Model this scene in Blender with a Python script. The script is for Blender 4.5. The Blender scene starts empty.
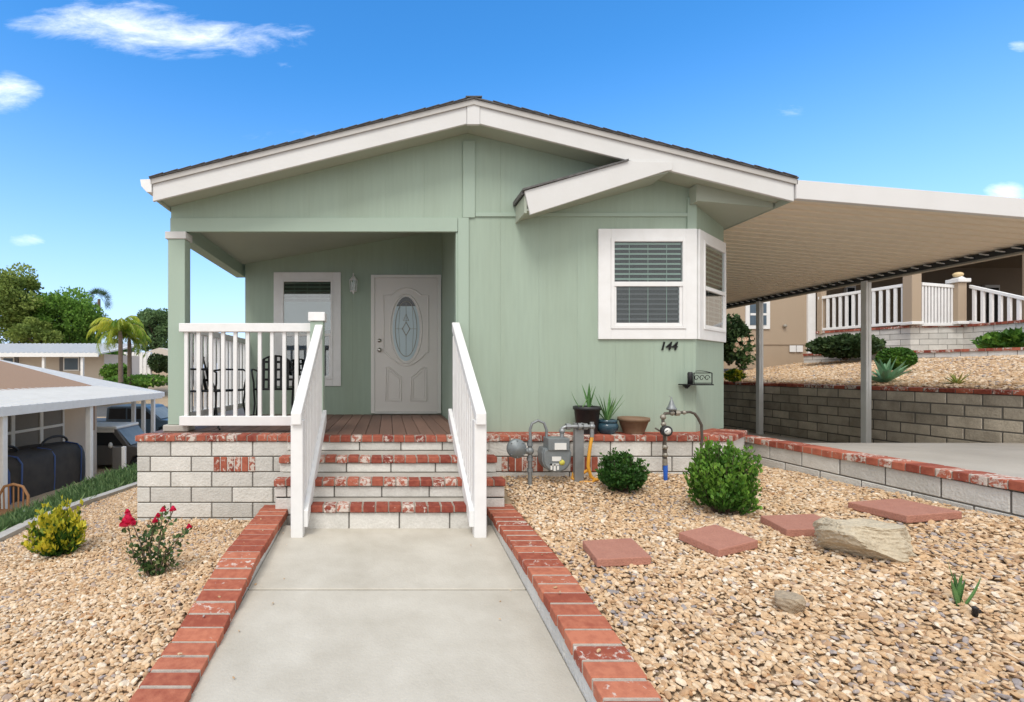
import bpy, math, random
import numpy as np
from mathutils import Vector, Matrix
R = math.radians
rng = np.random.default_rng(7)
random.seed(11)
SC = bpy.context.scene
COL = SC.collection
E = 1.256      # eye height above the walk at the foot of the steps
F = 500.0      # focal length in pixels

def P(u, v, Y):
    return Vector(((u-388)*Y/F, Y, E-(v-372)*Y/F))
def PX(u, Y): return (u-388)*Y/F
def PZ(v, Y): return E-(v-372)*Y/F

# ------------------------------------------------------------------ materials
def nd(nt, t, **kw):
    n = nt.nodes.new(t)
    for k, v in kw.items():
        setattr(n, k, v)
    return n
MATS = {}
def mat(name, col, rough=.7, col2=None, nscale=6., namt=.5, bump=0., bscale=None, metal=0., rnd=0., spec=.5,
        stretch=None, fine=0., fscale=90., sheen=0.):
    m = bpy.data.materials.new(name); m.use_nodes = True
    nt = m.node_tree; b = nt.nodes['Principled BSDF']; L = nt.links.new
    tc = nd(nt, 'ShaderNodeTexCoord'); mp = nd(nt, 'ShaderNodeMapping')
    geo = nd(nt, 'ShaderNodeNewGeometry')
    L(geo.outputs['Position'], mp.inputs[0])
    if stretch: mp.inputs['Scale'].default_value = stretch
    n1 = nd(nt, 'ShaderNodeTexNoise'); n1.inputs['Scale'].default_value = nscale; n1.inputs['Detail'].default_value = 6
    n1.inputs['Roughness'].default_value = .6
    L(mp.outputs[0], n1.inputs['Vector'])
    c2 = col2 if col2 else tuple(c*.8 for c in col)
    rp = nd(nt, 'ShaderNodeValToRGB')
    rp.color_ramp.elements[0].position = .5-.22; rp.color_ramp.elements[1].position = .5+.22
    rp.color_ramp.elements[0].color = (*[c2[i]*namt+col[i]*(1-namt) for i in range(3)], 1)
    rp.color_ramp.elements[1].color = (*col, 1)
    L(n1.outputs['Fac'], rp.inputs[0])
    out = rp.outputs[0]
    if fine:
        n2 = nd(nt, 'ShaderNodeTexNoise'); n2.inputs['Scale'].default_value = fscale; n2.inputs['Detail'].default_value = 3
        L(mp.outputs[0], n2.inputs['Vector'])
        mr = nd(nt, 'ShaderNodeMapRange'); mr.inputs['From Min'].default_value = .3; mr.inputs['From Max'].default_value = .7
        mr.inputs['To Min'].default_value = 1-fine; mr.inputs['To Max'].default_value = 1+fine
        L(n2.outputs['Fac'], mr.inputs[0])
        vm = nd(nt, 'ShaderNodeVectorMath', operation='SCALE'); L(out, vm.inputs[0]); L(mr.outputs[0], vm.inputs['Scale'])
        out = vm.outputs[0]
    if rnd:
        at = nd(nt, 'ShaderNodeAttribute', attribute_name='rnd')
        mr = nd(nt, 'ShaderNodeMapRange'); mr.inputs['To Min'].default_value = 1-rnd; mr.inputs['To Max'].default_value = 1+rnd
        L(at.outputs['Fac'], mr.inputs[0])
        vm = nd(nt, 'ShaderNodeVectorMath', operation='SCALE'); L(out, vm.inputs[0]); L(mr.outputs[0], vm.inputs['Scale'])
        out = vm.outputs[0]
    L(out, b.inputs['Base Color'])
    b.inputs['Roughness'].default_value = rough; b.inputs['Metallic'].default_value = metal
    b.inputs['Specular IOR Level'].default_value = spec
    if bump:
        n3 = nd(nt, 'ShaderNodeTexNoise'); n3.inputs['Scale'].default_value = bscale or nscale*5; n3.inputs['Detail'].default_value = 5
        L(mp.outputs[0], n3.inputs['Vector'])
        bp = nd(nt, 'ShaderNodeBump'); bp.inputs['Strength'].default_value = min(1, bump); bp.inputs['Distance'].default_value = .01
        L(n3.outputs['Fac'], bp.inputs['Height']); L(bp.outputs[0], b.inputs['Normal'])
    MATS[name] = m
    return m

def ramp_mat(name, stops, rough=.8, nscale=40., namt=.25, bump=0., trans=0., spec=.3):
    """colour chosen per piece by the 'rnd' attribute"""
    m = bpy.data.materials.new(name); m.use_nodes = True
    nt = m.node_tree; b = nt.nodes['Principled BSDF']; L = nt.links.new
    at = nd(nt, 'ShaderNodeAttribute', attribute_name='rnd')
    rp = nd(nt, 'ShaderNodeValToRGB')
    while len(rp.color_ramp.elements) < len(stops): rp.color_ramp.elements.new(.5)
    for e, (p, c) in zip(rp.color_ramp.elements, stops):
        e.position = p; e.color = (*c, 1)
    L(at.outputs['Fac'], rp.inputs[0])
    geo = nd(nt, 'ShaderNodeNewGeometry')
    n = nd(nt, 'ShaderNodeTexNoise'); n.inputs['Scale'].default_value = nscale; n.inputs['Detail'].default_value = 4
    L(geo.outputs['Position'], n.inputs['Vector'])
    mr = nd(nt, 'ShaderNodeMapRange'); mr.inputs['From Min'].default_value = .3; mr.inputs['From Max'].default_value = .7
    mr.inputs['To Min'].default_value = 1-namt; mr.inputs['To Max'].default_value = 1+namt
    L(n.outputs['Fac'], mr.inputs[0])
    vm = nd(nt, 'ShaderNodeVectorMath', operation='SCALE'); L(rp.outputs[0], vm.inputs[0]); L(mr.outputs[0], vm.inputs['Scale'])
    L(vm.outputs[0], b.inputs['Base Color'])
    b.inputs['Roughness'].default_value = rough; b.inputs['Specular IOR Level'].default_value = spec
    if bump:
        bp = nd(nt, 'ShaderNodeBump'); bp.inputs['Strength'].default_value = bump; bp.inputs['Distance'].default_value = .005
        L(n.outputs['Fac'], bp.inputs['Height']); L(bp.outputs[0], b.inputs['Normal'])
    if trans:
        tr = nd(nt, 'ShaderNodeBsdfTranslucent'); L(vm.outputs[0], tr.inputs[0])
        mx = nd(nt, 'ShaderNodeMixShader'); mx.inputs[0].default_value = trans
        L(b.outputs[0], mx.inputs[1]); L(tr.outputs[0], mx.inputs[2])
        L(mx.outputs[0], nt.nodes['Material Output'].inputs[0])
    MATS[name] = m
    return m

def brick_mat(name, worn=.5, dark=(.20,.045,.03), light=(.42,.12,.07), white=(.60,.53,.47)):
    """red brick with worn whitewash patches, more on some bricks than others"""
    m = bpy.data.materials.new(name); m.use_nodes = True
    nt = m.node_tree; b = nt.nodes['Principled BSDF']; L = nt.links.new
    at = nd(nt, 'ShaderNodeAttribute', attribute_name='rnd')
    geo = nd(nt, 'ShaderNodeNewGeometry')
    rp = nd(nt, 'ShaderNodeValToRGB'); rp.color_ramp.elements[0].color = (*dark, 1); rp.color_ramp.elements[1].color = (*light, 1)
    fr = nd(nt, 'ShaderNodeMath', operation='MULTIPLY'); fr.inputs[1].default_value = 7.31
    f2 = nd(nt, 'ShaderNodeMath', operation='FRACT'); L(at.outputs['Fac'], fr.inputs[0]); L(fr.outputs[0], f2.inputs[0])
    n0 = nd(nt, 'ShaderNodeTexNoise'); n0.inputs['Scale'].default_value = 25; n0.inputs['Detail'].default_value = 5
    L(geo.outputs['Position'], n0.inputs['Vector'])
    ad = nd(nt, 'ShaderNodeMath', operation='MULTIPLY_ADD'); ad.inputs[1].default_value = 1.6; ad.inputs[2].default_value = -.8
    L(n0.outputs['Fac'], ad.inputs[0])
    a2 = nd(nt, 'ShaderNodeMath', operation='ADD'); L(ad.outputs[0], a2.inputs[0]); L(f2.outputs[0], a2.inputs[1])
    L(a2.outputs[0], rp.inputs[0])
    n1 = nd(nt, 'ShaderNodeTexNoise'); n1.inputs['Scale'].default_value = 26; n1.inputs['Detail'].default_value = 7; n1.inputs['Roughness'].default_value = .68; n1.inputs['Distortion'].default_value = .5
    L(geo.outputs['Position'], n1.inputs['Vector'])
    # threshold = noise + (rnd-.5)*k
    k = nd(nt, 'ShaderNodeMath', operation='MULTIPLY_ADD'); k.inputs[1].default_value = .34; k.inputs[2].default_value = -.17-.5-.20+worn*.35
    L(at.outputs['Fac'], k.inputs[0])
    s = nd(nt, 'ShaderNodeMath', operation='ADD'); L(n1.outputs['Fac'], s.inputs[0]); L(k.outputs[0], s.inputs[1])
    th = nd(nt, 'ShaderNodeMapRange'); th.inputs['From Min'].default_value = .03; th.inputs['From Max'].default_value = .12
    L(s.outputs[0], th.inputs[0])
    mx = nd(nt, 'ShaderNodeMixRGB'); L(th.outputs[0], mx.inputs[0]); L(rp.outputs[0], mx.inputs[1]); mx.inputs[2].default_value = (*white, 1)
    L(mx.outputs[0], b.inputs['Base Color'])
    b.inputs['Roughness'].default_value = .85; b.inputs['Specular IOR Level'].default_value = .25
    n3 = nd(nt, 'ShaderNodeTexNoise'); n3.inputs['Scale'].default_value = 120; n3.inputs['Detail'].default_value = 4
    L(geo.outputs['Position'], n3.inputs['Vector'])
    bp = nd(nt, 'ShaderNodeBump'); bp.inputs['Strength'].default_value = .5; bp.inputs['Distance'].default_value = .004
    L(n3.outputs['Fac'], bp.inputs['Height']); L(bp.outputs[0], b.inputs['Normal'])
    MATS[name] = m
    return m

def glass_mat(name, tint=(.9,.95,.95), refl=.12):
    m = bpy.data.materials.new(name); m.use_nodes = True
    nt = m.node_tree; nt.nodes.clear(); L = nt.links.new
    o = nd(nt, 'ShaderNodeOutputMaterial'); t = nd(nt, 'ShaderNodeBsdfTransparent'); g = nd(nt, 'ShaderNodeBsdfGlossy')
    t.inputs[0].default_value = (*tint, 1); g.inputs['Roughness'].default_value = .03; g.inputs[0].default_value = (1,1,1,1)
    fr = nd(nt, 'ShaderNodeLayerWeight'); fr.inputs[0].default_value = .25
    mr = nd(nt, 'ShaderNodeMapRange'); mr.inputs['To Min'].default_value = refl; mr.inputs['To Max'].default_value = .38
    mx = nd(nt, 'ShaderNodeMixShader'); L(fr.outputs['Fresnel'], mr.inputs[0]); L(mr.outputs[0], mx.inputs[0])
    L(t.outputs[0], mx.inputs[1]); L(g.outputs[0], mx.inputs[2]); L(mx.outputs[0], o.inputs[0])
    MATS[name] = m
    return m

def siding_mat(name, col, groove=.203, axis='X'):
    """vertical wood grain panels with shallow grooves"""
    m = mat(name, col, .62, tuple(c*k for c, k in zip(col, (.86,.84,.80))), 1.6, .9, bump=.2, bscale=26, stretch=(1, 1, .08), fine=.035, fscale=30)
    nt = m.node_tree; L = nt.links.new; b = nt.nodes['Principled BSDF']
    bp = [n for n in nt.nodes if n.type == 'BUMP'][0]; bp.inputs['Distance'].default_value = .006
    geo = nd(nt, 'ShaderNodeNewGeometry'); sp = nd(nt, 'ShaderNodeSeparateXYZ'); L(geo.outputs['Position'], sp.inputs[0])
    sm = nd(nt, 'ShaderNodeMath', operation='ADD'); L(sp.outputs['X'], sm.inputs[0]); L(sp.outputs['Y'], sm.inputs[1])
    md = nd(nt, 'ShaderNodeMath', operation='PINGPONG'); md.inputs[1].default_value = groove; L(sm.outputs[0], md.inputs[0])
    mr = nd(nt, 'ShaderNodeMapRange'); mr.inputs['From Max'].default_value = .004; L(md.outputs[0], mr.inputs[0])
    b2 = nd(nt, 'ShaderNodeBump'); b2.inputs['Strength'].default_value = .5; b2.inputs['Distance'].default_value = .005
    L(mr.outputs[0], b2.inputs['Height']); L(bp.outputs[0], b2.inputs['Normal']); L(b2.outputs[0], b.inputs['Normal'])
    return m

GREEN = (.36, .455, .37)
siding_mat('green_siding', GREEN)
mat('green_trim', (.365,.46,.375), .6, nscale=2, namt=.3, bump=.1, bscale=60, stretch=(1,1,.2))
mat('white_paint', (.83,.83,.825), .5, (.68,.67,.65), 6, .5, bump=.06, bscale=50)
mat('fascia_white', (.68,.675,.66), .5, (.60,.59,.565), 2.5, .6, bump=.1, bscale=40)
mat('drip_grey', (.50,.48,.45), .5, nscale=4)
mat('soffit_green', (.42,.46,.38), .65, nscale=2, namt=.4)
mat('shingle_grey', (.17,.165,.16), .9, (.05,.05,.05), 20, .8, bump=.8, bscale=80)
mat('oval_pale', (.60,.68,.73), .4, nscale=6, namt=.3)
mat('door_paint', (.79,.755,.715), .42, nscale=3, namt=.12)
mat('door_trim', (.82,.80,.76), .5, nscale=3, namt=.2)
mat('deck_brown', (.20,.115,.085), .65, (.13,.075,.055), 5, .8, bump=.3, bscale=50, rnd=.22, stretch=(1,.15,1))
mat('dark_void', (.012,.012,.014), .8)
mat('interior_dark', (.03,.03,.03), .9)
mat('blind_slat', (.27,.35,.29), .5, nscale=2, namt=.2)
mat('screened_pane', (.16,.145,.125), .5)
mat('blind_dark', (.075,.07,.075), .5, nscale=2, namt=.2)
mat('pale_reflection', (.46,.58,.65), .5, nscale=2, namt=.3)
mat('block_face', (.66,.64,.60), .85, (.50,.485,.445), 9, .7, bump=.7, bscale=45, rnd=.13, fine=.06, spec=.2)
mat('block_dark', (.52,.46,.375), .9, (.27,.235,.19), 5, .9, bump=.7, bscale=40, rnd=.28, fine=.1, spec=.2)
mat('mortar_grey', (.14,.13,.115), .95, nscale=30, namt=.5, bump=.5)
mat('mortar_light', (.47,.40,.335), .95, (.30,.25,.21), 30, .7, bump=.5)
mat('concrete', (.56,.525,.455), .85, (.42,.385,.32), 3.2, .85, bump=.25, bscale=70, fine=.035, fscale=160, spec=.25)
mat('tread_concrete', (.50,.47,.42), .85, (.36,.33,.29), 8, .7, bump=.3, bscale=70, fine=.05, spec=.25)
mat('drive_concrete', (.48,.445,.395), .85, (.35,.32,.28), 1.2, .9, bump=.25, bscale=60, fine=.04, spec=.25)
brick_mat('brick_step', .42, dark=(.22,.05,.035), light=(.42,.13,.08))
brick_mat('brick_curb', .12, dark=(.29,.075,.045), light=(.50,.18,.105))
brick_mat('brick_far', .42)
brick_mat('brick_right', .38, dark=(.25,.06,.04), light=(.45,.14,.085))
mat('soil', (.48,.36,.24), .95, (.34,.25,.16), 12, .8, bump=.8, bscale=60)
mat('paver_red', (.43,.20,.145), .9, (.34,.145,.105), 14, .6, bump=.6, bscale=90, fine=.08)
mat('boulder', (.58,.50,.37), .95, (.36,.30,.21), 7, .9, bump=1., bscale=40, fine=.12)
mat('cobble', (.42,.34,.24), .95, (.27,.21,.15), 12, .9, bump=.9, bscale=50, fine=.1)
mat('pan_beige', (.87,.76,.61), .55, (.80,.69,.54), 1.2, .6, bump=.03)
mat('eave_metal', (.33,.30,.25), .5, nscale=3, namt=.5)
mat('post_metal', (.72,.72,.70), .45, (.58,.57,.54), 4, .6)
mat('carport_fascia', (.70,.69,.68), .4, (.62,.6,.58), 2, .5)
mat('black_metal', (.012,.012,.013), .4, metal=.5)
mat('black_plastic', (.02,.02,.022), .5)
mat('meter_grey', (.22,.245,.255), .45, (.14,.16,.17), 18, .6, metal=.3, bump=.2)
mat('pipe_grey', (.26,.28,.29), .45, (.17,.18,.18), 18, .7, metal=.4, bump=.2)
mat('galv', (.34,.35,.36), .4, (.24,.25,.25), 12, .7, metal=.5)
mat('old_pipe', (.14,.12,.10), .55, (.07,.055,.045), 25, .8, metal=.5, bump=.3)
mat('brass', (.40,.37,.31), .5, (.2,.18,.15), 20, .8, metal=.5)
mat('yellow_pipe', (.75,.36,.04), .4, nscale=12, namt=.4)
mat('blue_tape', (.02,.12,.55), .5, nscale=20, namt=.4)
mat('chrome', (.6,.58,.54), .25, metal=1.)
mat('blue_glaze', (.035,.085,.12), .15, (.02,.04,.05), 9, .8)
mat('tan_clay', (.24,.15,.09), .7, (.16,.1,.06), 8, .7)
mat('terra', (.55,.20,.09), .7)
mat('paper', (.75,.75,.72), .5)
mat('lamp_cream', (.75,.58,.32), .5)
mat('car_glass', (.26,.29,.29), .5, (.14,.17,.17), 2, .8)
mat('label_yellow', (.65,.6,.1), .5)
glass_mat('glass', refl=.035)
glass_mat('glass_sky', tint=(.75,.8,.8), refl=.16)
mat('tan_siding', (.42,.325,.235), .7, (.39,.30,.21), 2, .6, bump=.1, bscale=30, stretch=(1,1,.1))
mat('tan_dark', (.30,.23,.165), .75, nscale=2, namt=.4)
mat('pale_siding', (.62,.55,.47), .7, nscale=2, namt=.3, bump=.1)
mat('roof_brown', (.40,.255,.155), .9, (.27,.165,.10), 30, .9, bump=.6, bscale=60, stretch=(1,1,4))
mat('white_metal', (.66,.66,.65), .5, (.54,.54,.52), 2, .5)
mat('beige_wall', (.68,.55,.42), .75, nscale=1.5, namt=.3)
mat('rubber', (.02,.02,.02), .8)
mat('car_dark', (.13,.12,.11), .35, nscale=3, namt=.3)
mat('car_cream', (.8,.77,.70), .4)
mat('car_blue', (.07,.11,.15), .3, nscale=2, namt=.3)
mat('screen_black', (.025,.023,.022), .8, (.06,.052,.045), 3, .8)
mat('blue_strap', (.035,.075,.22), .5)
mat('wicker', (.38,.19,.08), .7, nscale=20, namt=.6)
mat('asphalt', (.10,.10,.10), .9, (.07,.07,.07), 4, .6, bump=.3)
mat('ground_tan', (.44,.33,.215), .95, (.34,.25,.16), .6, .8, bump=.5, bscale=20, fine=.15, fscale=8)
mat('bark', (.16,.11,.08), .9, (.09,.06,.045), 20, .8, bump=.8)
mat('palm_bark', (.22,.16,.12), .9, (.12,.09,.065), 10, .8, bump=.8)
ramp_mat('pebble', [(0,(.28,.25,.245)),(.13,(.40,.34,.31)),(.19,(.42,.265,.155)),(.34,(.53,.35,.195)),(.58,(.61,.435,.27)),(.82,(.68,.54,.385)),(.95,(.75,.66,.54)),(1,(.45,.25,.12))], .85, 60, .18, bump=.5)
ramp_mat('leaf_box', [(0,(.018,.055,.012)),(.5,(.035,.105,.018)),(1,(.085,.20,.03))], .5, 20, .2, trans=.25)
ramp_mat('leaf_box_light', [(0,(.025,.075,.012)),(.5,(.07,.18,.022)),(1,(.20,.37,.05))], .5, 20, .2, trans=.3)
ramp_mat('leaf_dark', [(0,(.018,.04,.012)),(.5,(.04,.075,.022)),(1,(.08,.13,.04))], .6, 20, .2, trans=.2)
ramp_mat('leaf_yellow', [(0,(.03,.09,.015)),(.38,(.07,.17,.02)),(.55,(.42,.42,.03)),(1,(.78,.66,.06))], .5, 20, .15, trans=.3)
ramp_mat('leaf_rose', [(0,(.03,.07,.02)),(.6,(.08,.15,.045)),(1,(.17,.19,.07))], .5, 20, .2, trans=.25)
ramp_mat('leaf_tree', [(0,(.03,.07,.012)),(.5,(.15,.30,.045)),(1,(.28,.46,.08))], .6, 2, .2, trans=.4)
ramp_mat('leaf_pine', [(0,(.09,.14,.03)),(.5,(.21,.29,.065)),(1,(.38,.46,.12))], .6, 2, .2, trans=.4)
ramp_mat('leaf_far', [(0,(.09,.15,.07)),(.5,(.15,.25,.10)),(1,(.25,.37,.15))], .6, 2, .2, trans=.35)
ramp_mat('frond', [(0,(.13,.26,.03)),(.5,(.30,.42,.05)),(1,(.62,.56,.06))], .5, 3, .2, trans=.35)
ramp_mat('fan_frond', [(0,(.04,.08,.03)),(1,(.08,.14,.05))], .5, 3, .2, trans=.3)
ramp_mat('blade_green', [(0,(.055,.14,.04)),(.5,(.10,.23,.07)),(1,(.18,.33,.12))], .5, 15, .2, trans=.2)
ramp_mat('blade_agave', [(0,(.16,.34,.18)),(1,(.32,.54,.32))], .45, 15, .15, trans=.15)
ramp_mat('blade_straw', [(0,(.14,.22,.04)),(.6,(.35,.35,.08)),(1,(.5,.4,.12))], .6, 15, .2, trans=.2)
ramp_mat('cover_green', [(0,(.05,.10,.035)),(.5,(.10,.18,.06)),(1,(.22,.30,.12))], .5, 15, .2, trans=.25)
ramp_mat('petal', [(0,(.55,.008,.05)),(1,(.88,.04,.14))], .5, 30, .15, trans=.25)
ramp_mat('petal_pink', [(0,(.75,.45,.3)),(1,(.9,.7,.5))], .5, 30, .15, trans=.25)

# ------------------------------------------------------------------ mesh builder
ORG = {}
def finish(o, name, parent, org):
    COL.objects.link(o)
    if parent is not None:
        o.parent = parent; ORG[o.name] = ORG[parent.name]
    else:
        o.location = org; ORG[o.name] = Vector(org)
    return o

class MB:
    def __init__(s): s.v = []; s.f = []; s.r = []; s.m = []; s.s = []
    def add(s, vs, fs, rnd=None, mi=0, smooth=False):
        b = len(s.v); s.v.extend([tuple(x) for x in vs])
        if rnd is None: rnd = random.random()
        for f in fs:
            s.f.append([i+b for i in f]); s.r.append(rnd); s.m.append(mi); s.s.append(smooth)
    BF = [(0,3,2,1),(4,5,6,7),(0,1,5,4),(1,2,6,5),(2,3,7,6),(3,0,4,7)]
    def box(s, x0, x1, y0, y1, z0, z1, rnd=None, mi=0):
        s.add([(x0,y0,z0),(x1,y0,z0),(x1,y1,z0),(x0,y1,z0),(x0,y0,z1),(x1,y0,z1),(x1,y1,z1),(x0,y1,z1)], s.BF, rnd, mi)
    def obox(s, c, ax, ay, az, rnd=None, mi=0):
        c = Vector(c); ax = Vector(ax); ay = Vector(ay); az = Vector(az)
        s.add([c-ax-ay-az, c+ax-ay-az, c+ax+ay-az, c-ax+ay-az, c-ax-ay+az, c+ax-ay+az, c+ax+ay+az, c-ax+ay+az], s.BF, rnd, mi)
    def hexa(s, p, rnd=None, mi=0): s.add(p, s.BF, rnd, mi)
    def bar(s, a, b, w, h, up=(0,0,1), rnd=None, mi=0):
        a = Vector(a); b = Vector(b); d = b-a; l = d.length; d.normalize(); up = Vector(up)
        n = d.cross(up); n.normalize(); u = n.cross(d)
        s.obox((a+b)/2, d*l/2, n*w/2, u*h/2, rnd, mi)
    def prism(s, pts, y0, y1, axis='Y', rnd=None, mi=0):
        n = len(pts)
        def mk(p, d):
            return (p[0], d, p[1]) if axis == 'Y' else ((d, p[0], p[1]) if axis == 'X' else (p[0], p[1], d))
        v = [mk(p, y0) for p in pts]+[mk(p, y1) for p in pts]
        fs = [list(range(n)), list(range(2*n-1, n-1, -1))]+[(i, i+n, (i+1) % n+n, (i+1) % n) for i in range(n)]
        s.add(v, fs, rnd, mi)
    def tube(s, pts, r, seg=8, rnd=None, mi=0, cap=True, closed=False):
        pts = [Vector(p) for p in pts]; n = len(pts)
        rs = r if isinstance(r, (list, tuple)) else [r]*n
        if closed: tang = [(pts[(i+1) % n]-pts[i-1]).normalized() for i in range(n)]
        else: tang = [(pts[min(i+1, n-1)]-pts[max(i-1, 0)]).normalized() for i in range(n)]
        a = Vector((0,0,1)) if abs(tang[0].z) < .9 else Vector((1,0,0))
        nv = tang[0].cross(a).normalized(); vs = []
        for i in range(n):
            nv = (nv-tang[i]*nv.dot(tang[i]))
            nv = nv.normalized() if nv.length > 1e-6 else tang[i].orthogonal().normalized()
            bv = tang[i].cross(nv)
            for k in range(seg):
                t = 2*math.pi*k/seg; vs.append(pts[i]+(nv*math.cos(t)+bv*math.sin(t))*rs[i])
        fs = []
        for i in range(n if closed else n-1):
            j = (i+1) % n
            for k in range(seg):
                fs.append((i*seg+k, i*seg+(k+1) % seg, j*seg+(k+1) % seg, j*seg+k))
        s.add(vs, fs, rnd, mi, True)
        if cap and not closed:
            s.add(vs[:seg], [tuple(range(seg-1, -1, -1))], rnd, mi); s.add(vs[-seg:], [tuple(range(seg))], rnd, mi)
    def lathe(s, prof, c, seg=24, axis='Z', rnd=None, mi=0, smooth=True):
        c = Vector(c); vs = []
        for (r, h) in prof:
            for k in range(seg):
                t = 2*math.pi*k/seg; a, b = r*math.cos(t), r*math.sin(t)
                vs.append(c+(Vector((a, b, h)) if axis == 'Z' else (Vector((a, h, b)) if axis == 'Y' else Vector((h, a, b)))))
        fs = []
        for i in range(len(prof)-1):
            for k in range(seg):
                fs.append((i*seg+k, i*seg+(k+1) % seg, (i+1)*seg+(k+1) % seg, (i+1)*seg+k))
        s.add(vs, fs, rnd, mi, smooth)
    def ball(s, c, r, seg=12, ring=8, rnd=None, mi=0):
        rr = r if isinstance(r, (tuple, list)) else (r, r, r); c = Vector(c); vs = []; fs = []
        for i in range(ring+1):
            p = math.pi*i/ring
            for k in range(seg):
                t = 2*math.pi*k/seg
                vs.append(c+Vector((rr[0]*math.sin(p)*math.cos(t), rr[1]*math.sin(p)*math.sin(t), rr[2]*math.cos(p))))
        for i in range(ring):
            for k in range(seg):
                fs.append((i*seg+k, (i+1)*seg+k, (i+1)*seg+(k+1) % seg, i*seg+(k+1) % seg))
        s.add(vs, fs, rnd, mi, True)
    def build(s, name, mats, parent=None, bevel=0., org=None, seg=1):
        if isinstance(mats, str): mats = [mats]
        if not s.v: raise ValueError(name)
        a = np.array(s.v, dtype=float)
        if parent is not None: o0 = ORG[parent.name]
        elif org is not None: o0 = Vector(org)
        else:
            mn, mx = a.min(0), a.max(0); o0 = Vector(((mn[0]+mx[0])/2, (mn[1]+mx[1])/2, mn[2]))
        a -= np.array(o0)
        me = bpy.data.meshes.new(name); me.from_pydata(a.tolist(), [], s.f)
        for m in mats: me.materials.append(MATS[m])
        me.polygons.foreach_set('material_index', s.m); me.polygons.foreach_set('use_smooth', s.s)
        at = me.attributes.new('rnd', 'FLOAT', 'FACE'); at.data.foreach_set('value', s.r)
        me.update()
        o = bpy.data.objects.new(name, me)
        finish(o, name, parent, o0)
        if bevel:
            md = o.modifiers.new('bevel', 'BEVEL'); md.width = bevel; md.segments = seg; md.limit_method = 'ANGLE'; md.angle_limit = R(40)
            md.use_clamp_overlap = True
        return o

def fast(name, V, Fc, rnd, mname, parent=None, smooth=False, org=None):
    """V (N,3), Fc (M,k) faces, rnd per face"""
    V = np.asarray(V, dtype=np.float64); Fc = np.asarray(Fc, dtype=np.int32); k = Fc.shape[1]
    if parent is not None: o0 = ORG[parent.name]
    elif org is not None: o0 = Vector(org)
    else:
        mn, mx = V.min(0), V.max(0); o0 = Vector(((mn[0]+mx[0])/2, (mn[1]+mx[1])/2, mn[2]))
    V = V-np.array(o0)
    me = bpy.data.meshes.new(name)
    me.vertices.add(len(V)); me.vertices.foreach_set('co', V.astype(np.float32).ravel())
    me.loops.add(Fc.size); me.loops.foreach_set('vertex_index', Fc.ravel())
    me.polygons.add(len(Fc)); me.polygons.foreach_set('loop_start', np.arange(0, Fc.size, k, dtype=np.int32))
    me.polygons.foreach_set('loop_total', np.full(len(Fc), k, dtype=np.int32))
    me.update(calc_edges=True)
    me.polygons.foreach_set('use_smooth', np.full(len(Fc), smooth))
    at = me.attributes.new('rnd', 'FLOAT', 'FACE'); at.data.foreach_set('value', np.asarray(rnd, dtype=np.float32))
    me.materials.append(MATS[mname])
    o = bpy.data.objects.new(name, me)
    return finish(o, name, parent, o0)

def thing(name, label, cat, loc=(0,0,0), group=None):
    o = bpy.data.objects.new(name, None); o.empty_display_size = .2
    COL.objects.link(o); o.location = loc; ORG[o.name] = Vector(loc)
    o['label'] = label; o['category'] = cat
    if group: o['group'] = group
    return o
def tag(o, label, cat, group=None, kind=None):
    o['label'] = label; o['category'] = cat
    if group: o['group'] = group
    if kind: o['kind'] = kind
    return o
def struct(o, label=None):
    o['kind'] = 'structure'
    if label: o['label'] = label
    return o
def copy_tree(o, loc, label=None, rotz=None, depth=0, parent=None):
    c = o.copy(); COL.objects.link(c)
    if parent is None:
        c.location = loc
        if rotz is not None: c.rotation_euler.z = rotz
        if label: c['label'] = label
    else: c.parent = parent
    ORG[c.name] = Vector(loc) if parent is None else ORG[parent.name]
    for ch in [x for x in bpy.data.objects if x.parent == o]:
        copy_tree(ch, loc, parent=c)
    return c
def lerp(xs, ys, x): return float(np.interp(x, xs, ys))

# ---------------------------------------------------------------- leaves
def leaf_arrays(pos, nrm, size, rnd, elong=1.6, spread=.8):
    """small folded rhombus leaves. pos (n,3), nrm (n,3) preferred outward direction"""
    n = len(pos)
    d = nrm+rng.normal(0, spread, (n, 3)); d /= np.linalg.norm(d, axis=1)[:, None]+1e-9
    a = rng.normal(0, 1, (n, 3)); a -= d*(a*d).sum(1)[:, None]; a /= np.linalg.norm(a, axis=1)[:, None]+1e-9
    w = np.cross(d, a)
    s = np.asarray(size).reshape(-1, 1)*np.ones((n, 1))
    L = s*elong*.5; W = s*.5
    p0 = pos-d*L; p1 = pos+w*W+a*W*.3; p2 = pos+d*L; p3 = pos-w*W+a*W*.3
    V = np.stack([p0, p1, p2, p3], 1).reshape(-1, 3)
    Fc = np.arange(4*n).reshape(n, 4)
    F3 = np.concatenate([Fc[:, [0, 1, 2]], Fc[:, [0, 2, 3]]])
    return V, F3, np.concatenate([rnd, rnd])

def lumpy(dirs, seed, amp=.18, k=3.):
    r = np.random.default_rng(seed); out = np.zeros(len(dirs))
    for i in range(6):
        w = r.normal(0, k, 3); ph = r.uniform(0, 6.28); out += np.sin(dirs@w+ph)
    return 1+amp*out/2.4

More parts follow.
